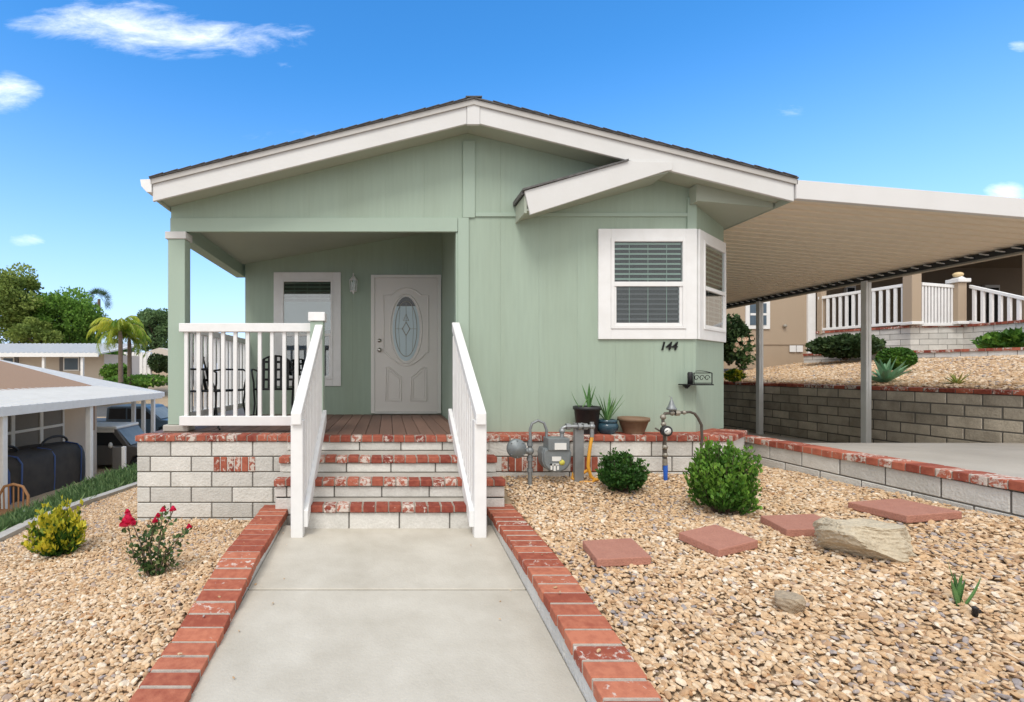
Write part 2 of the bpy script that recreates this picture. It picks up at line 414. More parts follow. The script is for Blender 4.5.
def bush(name, label, cat, c, rx, ry, rz, n, leaf, mname, seed=1, group=None, amp=.16, base=0., elong=1.6, up=.3, rndf=None, shell=.65, stems=6, lean=(0,0)):
    """c is the ground point under the shrub"""
    c = Vector(c); t = thing(name, label, cat, c, group)
    r = np.random.default_rng(seed)
    d = r.normal(0, 1, (n, 3)); d /= np.linalg.norm(d, axis=1)[:, None]
    rad = (shell+(1-shell)*r.random(n))*lumpy(d, seed, amp)
    rad *= np.where(r.random(n) < .22, r.uniform(.4, 1., n), 1)
    p = d*rad[:, None]*np.array([rx, ry, rz])
    p[:, 2] = p[:, 2]+rz*(1-base)
    # narrow foot
    hh = np.clip(p[:, 2]/(2*rz), 0, 1); sq = .62+.38*np.clip(hh*3, 0, 1)
    p[:, 0] = p[:, 0]*sq+lean[0]*hh; p[:, 1] = p[:, 1]*sq+lean[1]*hh
    p[:, 2] = np.maximum(p[:, 2], .01+.02*r.random(n))
    P3 = p+np.array(c)
    nr = d.copy(); nr[:, 2] += up
    clump = lumpy(d*1.0, seed+5, .5, 5.)-1
    rn = np.clip(.45+clump*.45+r.normal(0, .2, n), 0, 1) if rndf is None else rndf(p, r)
    V, Fc, rr = leaf_arrays(P3, nr, leaf*r.uniform(.7, 1.25, n), rn, elong)
    fast('foliage', V, Fc, rr, mname, t)
    m = MB()
    for i in range(stems):
        a = 2*math.pi*i/stems+r.random(); q = Vector((math.cos(a)*rx*.55, math.sin(a)*ry*.55, rz*1.3))
        m.tube([c+Vector((math.cos(a)*.01, math.sin(a)*.01, -.03)), c+q*.4+Vector((0, 0, .02)), c+q], [max(.004, rx*.03), rx*.02, rx*.008], 5)
    m.build('stem', 'bark', t)
    return t

def sprig_bush(name, label, cat, c, rx, rz, shoots, per, leaf, mname, seed, group=None, amp=.2, elong=1.7, lo=-.45, tmin=.45, light=.55, up=.35, dead=0):
    """shrub grown from its foot as curved shoots that carry leaf pairs; new growth at the tips is paler"""
    c = Vector(c); t = thing(name, label, cat, c, group); r = np.random.default_rng(seed)
    d = r.normal(0, 1, (shoots*3, 3)); d /= np.linalg.norm(d, axis=1)[:, None]; d = d[d[:, 2] > lo][:shoots]
    lump = lumpy(d, seed, amp, 3.5)*r.uniform(.72, 1.10, len(d)); tone = (lumpy(d, seed+3, .5, 4.)-1)*.3
    cen = np.array([0, 0, rz]); P_, N_, R_ = [], [], []; m = MB()
    for i in range(len(d)):
        end = cen+d[i]*lump[i]*np.array([rx, rx, rz]); end[2] = max(end[2], .015)
        b0 = np.array([r.normal(0, .015), r.normal(0, .015), 0]); mid = (b0+end)/2+np.array([d[i, 0]*rx*.25, d[i, 1]*rx*.25, -.05*rz])
        ts = np.sort(r.uniform(tmin, 1., per)); q = np.outer((1-ts)**2, b0)+np.outer(2*ts*(1-ts), mid)+np.outer(ts**2, end)
        tn = np.outer(1-ts, mid-b0)+np.outer(ts, end-mid); tn /= np.linalg.norm(tn, axis=1)[:, None]+1e-9
        side = np.cross(tn, r.normal(0, 1, (per, 3))); side /= np.linalg.norm(side, axis=1)[:, None]+1e-9
        P_.append(q+side*leaf*.6); N_.append(side*.9+tn*.8+np.array([0, 0, up])); R_.append(np.clip(light*(ts-.45)/.55+.12+tone[i]+r.normal(0, .13, per), 0, 1))
        if i % 3 == 0:
            m.tube([c+Vector(b0), c+Vector(b0*.25+mid*.5+end*.25), c+Vector(end)], [.0035, .0025, .0012], 3)
    pos = np.concatenate(P_)+np.array(c); pos[:, 2] = np.maximum(pos[:, 2], c.z+.008)
    V, Fc, rr = leaf_arrays(pos, np.concatenate(N_), leaf*r.uniform(.7, 1.25, len(pos)), np.concatenate(R_), elong, .45)
    fast('foliage', V, Fc, rr, mname, t); m.build('stem', 'bark', t); return t

def blades(mb, c, n, length, width, tilt=(.1, .9), seed=1, arch=.35, seg=5, thick=.0, twist=0):
    """rosette of tapering strap leaves, V-folded"""
    r = random.Random(seed); c = Vector(c)
    for i in range(n):
        a = i*2.399+r.uniform(-.3, .3); tl = r.uniform(*tilt); l = length*r.uniform(.75, 1.1)
        out = Vector((math.cos(a), math.sin(a), 0)); side = Vector((-math.sin(a), math.cos(a), 0))
        ls = []; rs = []; ms = []; pt = c.copy(); ang = math.pi/2-tl
        for k in range(seg+1):
            t = k/seg; w = width*(1-t**2.2)*(.75+.5*min(t*3, 1))*.5+.0008
            nrm = out*(-math.sin(ang))+Vector((0, 0, math.cos(ang)))
            ls.append(pt-side*w+nrm*w*.35); rs.append(pt+side*w+nrm*w*.35); ms.append(pt-nrm*thick*(1-t))
            ang -= arch*tl/seg*1.5; pt = pt+(out*math.cos(ang)+Vector((0, 0, math.sin(ang))))*l/seg
        vs = ls+ms+rs; m = seg+1; fs = []
        for k in range(seg):
            fs += [(k, m+k, m+k+1, k+1), (m+k, 2*m+k, 2*m+k+1, m+k+1)]
        mb.add(vs, fs, r.random(), 0, False)

# ---------------------------------------------------------------- masonry
def blocks(mb, p0, p1, z0, courses, bl=.406, bh=.152, th=.15, gap=.011, off=0., clip=None, jit=.002, skip=None):
    """coursed block wall; p0->p1 with the visible face to the right-hand side normal n; mats: 0 block, 1 mortar"""
    p0 = Vector((*p0, 0)); p1 = Vector((*p1, 0)); d = p1-p0; L = d.length; d.normalize(); n = Vector((d.y, -d.x, 0))
    for c in range(courses):
        z = z0+c*bh; t = -bl+off+(bl/2 if c % 2 else 0)
        while t < L:
            a = max(t+gap/2, 0); b = min(t+bl-gap/2, L)
            if b-a > .02 and not (skip and skip(a, b, c)):
                j = random.uniform(-jit, jit)
                mb.obox(p0+d*(a+b)/2-n*(th/2)+n*j+Vector((0, 0, z+bh/2)), d*(b-a)/2, n*th/2, Vector((0, 0, bh/2-gap/2)))
            t += bl
    mb.obox(p0+d*L/2-n*(th/2)+Vector((0, 0, z0+courses*bh/2)), d*(L/2-.004), n*(th/2-.006), Vector((0, 0, courses*bh/2-.003)), .5, 1)

def headers(mb, p0, p1, ztop, depth=.2, h=.058, pitch=.102, gap=.009, over=.02, mort=True, jit=.0025):
    """bricks laid across the run; visible side to the right-hand normal. ztop may be a function of distance"""
    p0 = Vector((*p0, 0)); p1 = Vector((*p1, 0)); d = p1-p0; L = d.length; d.normalize(); n = Vector((d.y, -d.x, 0))
    cnt = max(1, round(L/pitch)); pt = L/cnt
    zf = ztop if callable(ztop) else (lambda t: ztop)
    for i in range(cnt):
        t0 = i*pt; za, zb = zf(t0), zf(t0+pt); sl = (zb-za)/pt; dd = Vector((d.x, d.y, sl))
        c = p0+d*(t0+pt/2)+n*(over-depth/2)+Vector((0, 0, (za+zb)/2-h/2+random.uniform(-jit, jit)))+n*random.uniform(-jit, jit)
        mb.obox(c, dd*(pt/2-gap/2), n*depth/2, Vector((0, 0, h/2)))
        if mort:
            mb.obox(p0+d*(t0+pt/2)+n*(over-depth/2)+Vector((0, 0, (za+zb)/2-h/2-.002)), dd*(pt/2), n*(depth/2-.005), Vector((0, 0, h/2-.0015)), .5, 1)

# ================================================================== TERRAIN
cR = lambda Y: lerp([0, 1.97, 2.6, 3.3, 4.24], [-.14, -.025, .055, .09, .105], Y)      # right kerb top
cL = lambda Y: lerp([0, 2.06, 2.5, 2.9, 3.25, 4.2], [-.26, -.12, -.09, -.02, .05, .085], Y)  # left kerb top
walk = lambda Y: -.081*(4.03-Y) if Y < 4.03 else 0.
def zR(X, Y):
    t = min(max((X-1.08)/2.9, 0), 1); c = lerp([0, 1.97, 2.6, 3.3, 4.24, 4.95], [-.18, -.065, .03, .07, .095, .215], Y)
    w = lerp([0, 2, 3.1, 5.4, 8], [.2, .28, .335, .26, .25], Y)
    return c*(1-t)+w*t+.012*math.sin(X*5+Y*3)*math.sin(Y*4)
def zL(X, Y):
    c = lerp([0, 2.06, 2.9, 3.6, 4.95], [-.29, -.15, -.06, -.05, -.20], Y)
    m = lerp([0, 2, 4.95, 7.5], [-.35, -.24, -.22, -.34], Y); w = lerp([0, 2, 4.8, 7.5, 12], [-.42, -.38, -.42, -.50, -.75], Y)
    return lerp([-12, -3.8, -2.5, -1.1], [w-.1, w, m, c], X)+.010*math.sin(X*4+Y*2)
drive = lambda Y: lerp([0, 5, 5.9, 7.8, 11, 20], [.50, .48, .42, .09, .0, -.1], Y)
def upper(X, Y): return lerp([7.5, 9.5, 11.6, 13, 60], [1.02, 1.24, 1.52, 1.6, 2.2], X)
def lot(X, Y): return lerp([-10, 13, 16, 19, 22, 25, 30, 38, 60, 300], [-1.9, -1.9, -2.0, -2.65, -2.6, -2.3, -1.2, .1, .3, .2], Y)
def terrain(X, Y):
    if X <= -5.42: return lot(X, Y)
    if X < -3.9: return lerp([-5.4, -3.9], [lerp([0, 7, 9, 14, 25, 30, 38], [-.9, -.87, -.75, -1.0, -2.2, -1.2, .1], Y), zL(-3.85, min(Y, 9))], X)-.02 if Y < 22 else lot(X, Y)
    if X < -.95: return (zL(X, Y) if Y < 22 else lerp([22, 38, 300], [-.6, .1, .2], Y))-.02
    if X < .95: return walk(Y)-.12 if Y < 5 else -.12
    if X < 4.07: return zR(X, min(Y, 8))-.02
    if X < 7.61: return drive(Y)-.03
    return upper(X, Y)-.02
def grid(name, xs, ys, fn, mname, dz=0.):
    V = np.array([(x, y, fn(x, y)+dz) for y in ys for x in xs]); nx = len(xs)
    Fc = [(j*nx+i, j*nx+i+1, (j+1)*nx+i+1, (j+1)*nx+i) for j in range(len(ys)-1) for i in range(nx-1)]
    return fast(name, V, Fc, rng.random(len(Fc)), mname, None, True, (0, 0, 0))
xs = [-400, -200, -100, -60, -40, -30, -25, -20, -16, -13, -10, -8, -6.5, -5.6, -5.42, -5.4, -5, -4.5, -4, -3.9, -3.8, -3.4, -3, -2.5, -2, -1.5, -1.1, -.96, -.94, 0, .94, .96,
      1.1, 1.5, 2, 2.5, 3, 3.5, 3.97, 4.06, 4.08, 4.5, 5.5, 6.5, 7.45, 7.60, 7.62, 8, 9.5, 11.6, 13, 16, 20, 30, 60, 120, 400]
ys = [-20, -8, -3, 0, 1, 1.5, 2, 2.5, 2.9, 3.3, 3.8, 4.3, 4.9, 5.4, 6, 7, 8, 9, 10, 11, 12, 13, 14, 16, 17.5, 19, 20.5, 22, 23.5, 25, 27.5, 30, 34, 38, 45, 60, 90, 150, 300, 600]
struct(grid('ground', xs, ys, terrain, 'ground_tan'))

# gravel beds: a soil sheet comes from the ground; stones lie on it
def ico(level):
    t = (1+5**.5)/2
    v = [(-1,t,0),(1,t,0),(-1,-t,0),(1,-t,0),(0,-1,t),(0,1,t),(0,-1,-t),(0,1,-t),(t,0,-1),(t,0,1),(-t,0,-1),(-t,0,1)]
    f = [(0,11,5),(0,5,1),(0,1,7),(0,7,10),(0,10,11),(1,5,9),(5,11,4),(11,10,2),(10,7,6),(7,1,8),(3,9,4),(3,4,2),(3,2,6),(3,6,8),(3,8,9),(4,9,5),(2,4,11),(6,2,10),(8,6,7),(9,8,1)]
    v = [np.array(x)/np.linalg.norm(x) for x in v]
    for _ in range(level):
        mid = {}; nf = []
        def m(a, b):
            k = (min(a, b), max(a, b))
            if k not in mid: p = v[a]+v[b]; v.append(p/np.linalg.norm(p)); mid[k] = len(v)-1
            return mid[k]
        for a, b, c in f:
            x, y, z = m(a, b), m(b, c), m(c, a); nf += [(a, x, z), (b, y, x), (c, z, y), (x, y, z)]
        f = nf
    return np.array(v), np.array(f)
def pebbles(name, label, region, zf, spacing, level, x0, x1, y0, y1, keep, seed, size=(.0105, .021)):
    r = np.random.default_rng(seed)
    gx, gy = np.meshgrid(np.arange(x0, x1, spacing), np.arange(y0, y1, spacing)); p = np.stack([gx.ravel(), gy.ravel()], 1)
    p += r.uniform(-.6, .6, p.shape)*spacing
    k = np.array([keep(a, b) for a, b in p]); p = p[k]; n = len(p)
    nx_ = 14 if level else 0      # a few strays on the walk and kerbs
    if nx_:
        sg = 1 if x0 > 0 else -1; st = np.stack([sg*np.where(r.random(nx_) < .5, r.uniform(.90, 1.04, nx_), r.uniform(.60, .84, nx_)), r.uniform(2.1, 4., nx_)], 1); p = np.concatenate([p, st]); n += nx_
    bv, bf = ico(level); shapes = []
    for i in range(14):
        rr = np.random.default_rng(100+i); q = bv.copy()
        for _ in range(5):      # chop with random planes: crushed-stone facets
            d = rr.normal(0, 1, 3); d /= np.linalg.norm(d); h = rr.uniform(.45, .8); dot = q@d
            q = q-np.outer(np.maximum(dot-h, 0), d)
        q *= np.array([rr.uniform(1.1, 1.5), rr.uniform(.8, 1.05), rr.uniform(.42, .68)])
        shapes.append(q)
    S = np.array(shapes)[r.integers(0, 14, n)]
    s = r.uniform(*size, n)*np.where(r.random(n) < .10, 1.35, 1.)
    if nx_: s[-nx_:] *= .5
    a = r.uniform(0, 6.283, n); tx = r.normal(0, .35, n); ty = r.normal(0, .35, n)
    ca, sa = np.cos(a), np.sin(a)
    X = S[:, :, 0]*s[:, None]; Y = S[:, :, 1]*s[:, None]; Z = S[:, :, 2]*s[:, None]
    Y, Z = Y*np.cos(tx)[:, None]-Z*np.sin(tx)[:, None], Y*np.sin(tx)[:, None]+Z*np.cos(tx)[:, None]
    X, Z = X*np.cos(ty)[:, None]+Z*np.sin(ty)[:, None], -X*np.sin(ty)[:, None]+Z*np.cos(ty)[:, None]
    X, Y = X*ca[:, None]-Y*sa[:, None], X*sa[:, None]+Y*ca[:, None]
    z0 = np.array([(zf(u, v) if abs(u) > 1.06 else ((cR(v) if u > 0 else cL(v))+.008 if abs(u) > .87 else walk(v)+.007)) for u, v in p])+r.uniform(-.007, .007, n)
    V = np.stack([X+p[:, 0:1], Y+p[:, 1:2], Z+z0[:, None]], 2).reshape(-1, 3)
    Fc = (bf[None]+(np.arange(n)*len(bv))[:, None, None]).reshape(-1, 3)
    patch = .12*np.sin(p[:, 0]*3.1+1)*np.sin(p[:, 1]*2.7)
    col = np.clip(r.beta(2.2, 2.0, n)+patch, 0, 1)
    o = fast(name, V, Fc, np.repeat(col, len(bf)), 'pebble', None, False)
    tag(o, label, 'gravel', kind='stuff'); return o
def infr(x, y, z=0.):
    if y < 1.1: return False
    u = 388+x*F/y; return -140 < u < 1150
rk = lambda x, y: x > 1.085 and x < 4.0 and y < 4.97-(max(0, x-3.35)*-1.0) and infr(x, y)
lk = lambda x, y: (x < -1.085) and (x > -3.92) and (y < 4.96 or x < -2.48) and infr(x, y)
pebbles('gravel', 'tan and cream crushed stone bed to the right of the walk', 0, zR, .0185, 1, 1.07, 3.97, 1.15, 3.9, lambda x, y: rk(x, y), 3, size=(.0075, .0175))
pebbles('gravel', 'tan crushed stone between the meter ledge and the middle of the right-hand bed', 0, zR, .020, 0, 1.07, 3.97, 3.9, 5.6, lambda x, y: rk(x, y), 4, size=(.009, .0175))
pebbles('gravel', 'tan crushed stone bed to the left of the walk', 0, zL, .0185, 1, -3.92, -1.07, 1.6, 4.0, lambda x, y: lk(x, y), 5, size=(.0075, .0175))
pebbles('gravel', 'tan crushed stone beside the left side of the porch base', 0, zL, .021, 0, -3.92, -1.07, 4.0, 8.6, lambda x, y: lk(x, y), 6, size=(.009, .0175))
ug = lambda X, Y: upper(X, Y)
pebbles('gravel', 'pale tan gravel slope above the grey retaining wall', 0, ug, .042, 0, 7.75, 12.9, 4.9, 13.9, lambda x, y: 388+x*F/y < 1090, 8, size=(.018, .034))

# ---------------------------------------------------------------- walkway
wy = [-3, 0, 1, 1.6, 2.0, 2.4, 2.8]
def sheet(name, x0, x1, ys, fn, mname, th=.08):
    m = MB()
    for a, b in zip(ys[:-1], ys[1:]):
        za, zb = fn(a), fn(b)
        m.hexa([(x0,a,za-th),(x1,a,za-th),(x1,b,zb-th),(x0,b,zb-th),(x0,a,za),(x1,a,za),(x1,b,zb),(x0,b,zb)], .5)
    return m
m = MB()
Yj = 3.07
for (a, b) in ((-2, .6), (.606, Yj-.008), (Yj+.008, 4.10)):
    za, zb = walk(a), walk(b)
    m.hexa([(-.862,a,za-.08),(.85,a,za-.08),(.85,b,zb-.08),(-.862,b,zb-.08),(-.862,a,za),(.85,a,za),(.85,b,zb),(-.862,b,zb)], .5)
struct(m.build('walkway', 'concrete', bevel=.006))
# driveway under the carport
m = MB(); dy = [-2, 2, 4.9, 5.4, 5.9, 6.6, 7.2, 7.8, 9, 11, 16]
for a, b in zip(dy[:-1], dy[1:]):
    za, zb = drive(a), drive(b)
    m.hexa([(4.12,a,za-.02),(7.46,a,za-.02),(7.46,b,zb-.02),(4.12,b,zb-.02),(4.12,a,za),(7.46,a,za),(7.46,b,zb),(4.12,b,zb)], .5)
struct(m.build('driveway', 'drive_concrete'))

# ---------------------------------------------------------------- kerbs of the walk
def kerb(side):
    t = thing('brick_kerb', 'red brick kerb along the %s side of the concrete walk' % side, 'kerb', ((.97 if side == 'right' else -.98), 2.5, -.1), 'brick kerbs of the walk')
    if side == 'right':
        a, b = (.853, 4.42), (.853, 1.0); zf = lambda s: cR(4.42-s)
    else:
        a, b = (-.865, 1.0), (-.865, 4.42); zf = lambda s: cL(1.0+s)
    # visible face towards the walk: flip by building with normal pointing to the walk
    m = MB(); p0, p1 = (b, a) if side == 'right' else (b, a)
    if side == 'right': q0, q1, zz = a, b, zf           # direction -Y -> normal (-1,0)
    else: q0, q1, zz = a, b, zf                           # direction +Y -> normal (+1,0)
    headers(m, q0, q1, zz, depth=.235, h=.06, pitch=.108, gap=.015, over=.012, jit=.003)
    m.build('brick_cap', ['brick_curb', 'mortar_light'], t, bevel=.005, seg=2)
    m = MB(); d = Vector((q1[0]-q0[0], q1[1]-q0[1], 0)); L = d.length; d.normalize(); n = Vector((d.y, -d.x, 0)); s = 0.
    while s < L:
        e = min(s+.40, L)-.008; za, zb = zz(s)-.061, zz(e)-.061
        pa = Vector((*q0, 0))+d*s; pb = Vector((*q0, 0))+d*e; w = n*-.16
        m.hexa([pa+w+Vector((0,0,-.45)), pa+Vector((0,0,-.45)), pb+Vector((0,0,-.45)), pb+w+Vector((0,0,-.45)),
                pa+w+Vector((0,0,za)), pa+Vector((0,0,za)), pb+Vector((0,0,zb)), pb+w+Vector((0,0,zb))])
        s += .40
    m.build('block_base', 'block_face', t, bevel=.004)
kerb('right'); kerb('left')

# ---------------------------------------------------------------- front steps
t = thing('front_steps', 'four block steps edged with worn red brick, rising from the walk to the porch', 'steps', (0, 4.4, 0))
zs = [.185, .340, .486, .630]; yr = [4.03, 4.27, 4.56, 4.90]
xl = [-.72, -.965, -.985, -.99]; xr = [.73, .995, .985, .99]; zprev = -.02
for i in range(4):
    y, z = yr[i], zs[i]; z0 = zprev
    bh = z-.058-z0
    m = MB(); xa, xb = xl[i], xr[i]
    if i == 3: xa, xb = -.985, .985
    blocks(m, (xa, y), (xb, y), z0, 1, bh=bh, th=.14, off=.1*i, gap=.011)
    m.build('riser', ['block_face', 'mortar_grey'], t, bevel=.004)
    if i == 1:
        for (wa_, wb_) in ((xa, -.722), (.732, xb)):
            m = MB(); blocks(m, (wa_, y+.002), (wb_, y+.002), z0-.30, 2, bh=.149, th=.14, off=.2); m.build('wing_base', ['block_face', 'mortar_grey'], t, bevel=.004)
    if i < 3:
        m = MB(); headers(m, (xa-.01, y), (xb+.01, y), z, depth=.135, h=.056, pitch=.105, over=.024, jit=.003)
        m.build('brick_nosing', ['brick_step', 'mortar_light'], t, bevel=.008, seg=2)
        m = MB(); yb = yr[i+1]+.01
        m.box(xa+.01, xb-.01, y+.112, yb, z-.16, z-.002, .5)
        m.build('tread', 'tread_concrete', t)
    zprev = z-.001

# ---------------------------------------------------------------- porch base with brick inset, deck
def soldier(m, x0, x1, y, z0, z1):
    n = round((x1-x0)/.07); w = (x1-x0)/n
    for i in range(n):
        m.box(x0+i*w+.005, x0+(i+1)*w-.005, y-.004, y+.05, z0+.005, z1-.005)
t = thing('front_porch', 'white slump block porch base with brick cap and brown plank deck', 'porch', (-1.6, 6, -.25))
Yb = 4.95; zc = .571
m = MB(); skip = lambda a, b, c: (c == 4 and -2.485+a < -1.31 and -2.485+b > -1.74)
blocks(m, (-2.485, Yb), (-.98, Yb), zc-6*.152, 6, off=.13)
m.build('block_wall', ['block_face', 'mortar_grey'], t, bevel=.005)
m = MB(); soldier(m, -1.73, -1.31, Yb-.004, zc-2*.152, zc-.152)
m.build('brick_inset', ['brick_step', 'mortar_grey'], t, bevel=.004)
m = MB(); blocks(m, (-2.485, 7.6), (-2.485, Yb+.004), zc-7*.152, 7)
m.build('block_wall', ['block_face', 'mortar_grey'], t, bevel=.005)
m = MB(); headers(m, (-2.5, Yb), (-.99, Yb), .630, depth=.2, pitch=.103, over=.02)
headers(m, (-.988, 4.90), (.995, 4.90), .630, depth=.13, pitch=.105, over=.022)
m.build('brick_cap', ['brick_step', 'mortar_light'], t, bevel=.007, seg=2)
m = MB(); x = -2.47
while x < .79:
    m.box(x+.0025, min(x+.1375, .79), (5.16 if x < -.99 else 5.02), 7.44, .598, .627); x += .14
m.build('deck_boards', 'deck_brown', t, bevel=.003)
m = MB(); m.box(-2.45, .76, 5.1, 7.44, .3, .590, .5); m.build('deck_frame', 'dark_void', t)

# ---------------------------------------------------------------- ledge under the front wall
t = thing('meter_ledge', 'low white block ledge with brick cap running under the front wall beside the gas meter', 'ledge', (2.2, 5.1, .1))
m = MB(); blocks(m, (.99, Yb), (3.37, Yb), zc-4*.152, 4, off=.2)
blocks(m, (3.37, Yb+.003), (3.85, 5.40), zc-4*.152, 4)
m.build('block_wall', ['block_face', 'mortar_grey'], t, bevel=.005)
m = MB(); soldier(m, 1.12, 1.54, Yb-.004, zc-2*.152, zc-.152); m.build('brick_inset', ['brick_step', 'mortar_grey'], t, bevel=.004); m = MB(); soldier(m, 1.80, 2.08, Yb-.004, zc-2*.152, zc-.152)
m.build('brick_inset', ['brick_step', 'mortar_grey'], t, bevel=.004)
m = MB(); headers(m, (.997, Yb), (3.37, Yb), .630, depth=.2, pitch=.103, over=.02)
headers(m, (3.39, Yb-.005), (3.86, 5.40), .629, depth=.22, pitch=.103, over=.02)
m.build('brick_cap', ['brick_step', 'mortar_light'], t, bevel=.007, seg=2)
m = MB(); m.prism([(1.0, 5.135), (3.28, 5.135), (3.72, 5.55), (3.6, 5.7), (1.0, 5.32)], .45, .622, 'Z', .5)
m.build('ledge_top', 'brick_far', t)

# ---------------------------------------------------------------- low brick wall by the driveway
t = thing('garden_wall', 'low brick-capped block wall between the gravel bed and the driveway', 'garden wall', (4.05, 4, .3))
m = MB(); blocks(m, (4.0, 5.75), (4.0, 1.2), .49-5*.152+.005, 5, th=.14, off=.1)
m.build('block_wall', ['block_face', 'mortar_grey'], t, bevel=.005)
m = MB(); headers(m, (4.0, 5.76), (4.0, 1.2), lambda s: .532+.012*s, depth=.2, h=.062, pitch=.105, over=.02)
m.build('brick_cap', ['brick_right', 'mortar_light'], t, bevel=.006, seg=2)
# ---------------------------------------------------------------- tall retaining wall
t = thing('retaining_wall', 'tall weathered grey block retaining wall beside the carport driveway', 'retaining wall', (7.6, 9, 0))
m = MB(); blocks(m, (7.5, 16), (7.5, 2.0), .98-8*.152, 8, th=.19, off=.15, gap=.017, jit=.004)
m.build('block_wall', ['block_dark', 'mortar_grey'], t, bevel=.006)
m = MB(); headers(m, (7.5, 16), (7.5, 2.0), 1.035, depth=.22, h=.055, pitch=.2, over=.015)
m.build('brick_cap', ['brick_far', 'mortar_grey'], t, bevel=.005)

# ================================================================== GREEN HOUSE
H = thing('green_house', 'sage green manufactured home with white gable fascia and covered front porch', 'house', (.9, 12, .2))
Yw = 5.30; Yf = 4.95; pkx = .845; SL = .247
zt = lambda X: 3.925-SL*abs(X-pkx)         # top of fascia
zso = lambda X: 3.785-SL*abs(X-pkx)        # soffit
XL, XR = -2.33, 4.04
# front wall
m = MB()
m.prism([(.80, .60), (3.262, .60), (3.262, zso(3.262)), (pkx, zso(pkx)), (-2.30, zso(-2.30)), (-2.30, 2.76), (.80, 2.76)], Yw, Yw+.1, 'Y', .5)
m.build('front_wall', 'green_siding', H)
# bay wall (angled) and side walls
Bx0, By0, Bx1, By1 = 3.275, 5.30, 3.95, 5.885
m = MB(); m.prism([(Bx0-.012, By0), (Bx1, By1), (Bx1-.07, By1+.08), (Bx0-.09, By0+.10)], .60, 3.03, 'Z', .5)
m.build('bay_wall', 'green_siding', H)
m = MB(); m.box(Bx1-.1, Bx1, By1+.004, 21, 0, 3.0, .5); m.build('side_wall', 'green_siding', H)
# skirting under bay wall right portion
m = MB()
m.box(-2.12, .80, 7.42, 7.52, .60, 3.55, .5); m.build('porch_wall', 'green_siding', H)
m = MB(); m.box(.80, .90, Yw+.103, 7.42, .60, 3.6, .5); m.build('porch_side_wall', 'green_siding', H)
m = MB(); m.box(-2.12, -2.02, 7.524, 21, 0, 3.0, .5); m.build('side_wall', 'green_siding', H)
m = MB(); m.box(-2.0, 3.84, 20.9, 21, 0, 3.0, .5); m.build('rear_wall', 'green_siding', H)
# porch ceiling (vaulted) + inner beam
cz = lambda X: 2.87+.17*(X+2.05)
m = MB(); m.hexa([(-2.28,Yw+.1,cz(-2.28)),(.80,Yw+.1,cz(.8)),(.80,7.42,cz(.8)),(-2.28,7.42,cz(-2.28)),(-2.28,Yw+.1,cz(-2.28)+.05),(.80,Yw+.1,cz(.8)+.05),(.80,7.42,cz(.8)+.05),(-2.28,7.42,cz(-2.28)+.05)], .5)
m.build('porch_ceiling', 'soffit_green', H)
m = MB(); m.box(-2.30, -2.16, Yw+.103, 7.6, 2.69, 3.03, .5); m.build('side_beam', 'green_trim', H)
# battens / trims on the front
for (x0_, x1_, y0_, y1_, z0_, z1_, nm_) in ((-2.302, .735, Yw-.018, Yw-.0005, 2.74, 2.885, 'header_board'), (.72, .80, Yw-.002, Yw+.10, .628, 2.738, 'opening_jamb'), (.793, .92, Yw-.018, Yw-.0005, 2.889, 3.70, 'batten'),
    (.74, .855, Yw-.018, Yw-.0025, .631, 2.887, 'batten'), (.925, 3.22, Yw-.016, Yw-.0005, 2.90, 2.94, 'batten'), (3.165, 3.262, Yw-.019, Yw-.0005, 2.56, 3.10, 'batten'), (3.138, 3.144, Yw-.004, Yw-.0003, .66, 1.58, 'seam')):
    m = MB(); m.box(x0_, x1_, y0_, y1_, z0_, z1_, .5); m.build(nm_, 'green_trim', H, bevel=.002)
# front post
m = MB(); m.box(-2.325, -2.145, Yw-.02, Yw+.13, .70, 2.66, .5); m.build('porch_post', 'green_trim', H, bevel=.004)
m = MB(); m.box(-2.35, -2.13, Yw-.035, Yw+.15, 2.662, 2.738, .5); m.build('post_cap', 'fascia_white', H, bevel=.004)
m = MB(); m.box(-2.37, -2.10, Yw-.045, Yw+.16, .628, .698, .5); m.build('post_foot', 'tread_concrete', H, bevel=.01)
# fascia
def rake(m, xa, xb, zf, h, y0, y1, dz=0.):
    za, zb = zf(xa)+dz, zf(xb)+dz
    m.hexa([(xa,y0,za-h),(xb,y0,zb-h),(xb,y1,zb-h),(xa,y1,za-h),(xa,y0,za),(xb,y0,zb),(xb,y1,zb),(xa,y1,za)], .5)
m = MB(); rake(m, XL, pkx-.065, zt, .195, Yf, Yf+.03); rake(m, pkx+.065, XR-.02, zt, .195, Yf, Yf+.03)
m.prism([(pkx-.063, zt(pkx-.063)-.205), (pkx+.063, zt(pkx+.063)-.205), (pkx+.063, zt(pkx+.063)+.005), (pkx, zt(pkx)+.005), (pkx-.063, zt(pkx-.063)+.005)], Yf-.008, Yf+.028, 'Y', .5)
m.build('fascia', 'fascia_white', H, bevel=.003)
m = MB(); rake(m, XL-.01, pkx, zt, .05, Yf-.02, Yf-.009, .022); rake(m, pkx, XR+.0, zt, .05, Yf-.02, Yf-.009, .022)
m.build('drip_edge', 'drip_grey', H)
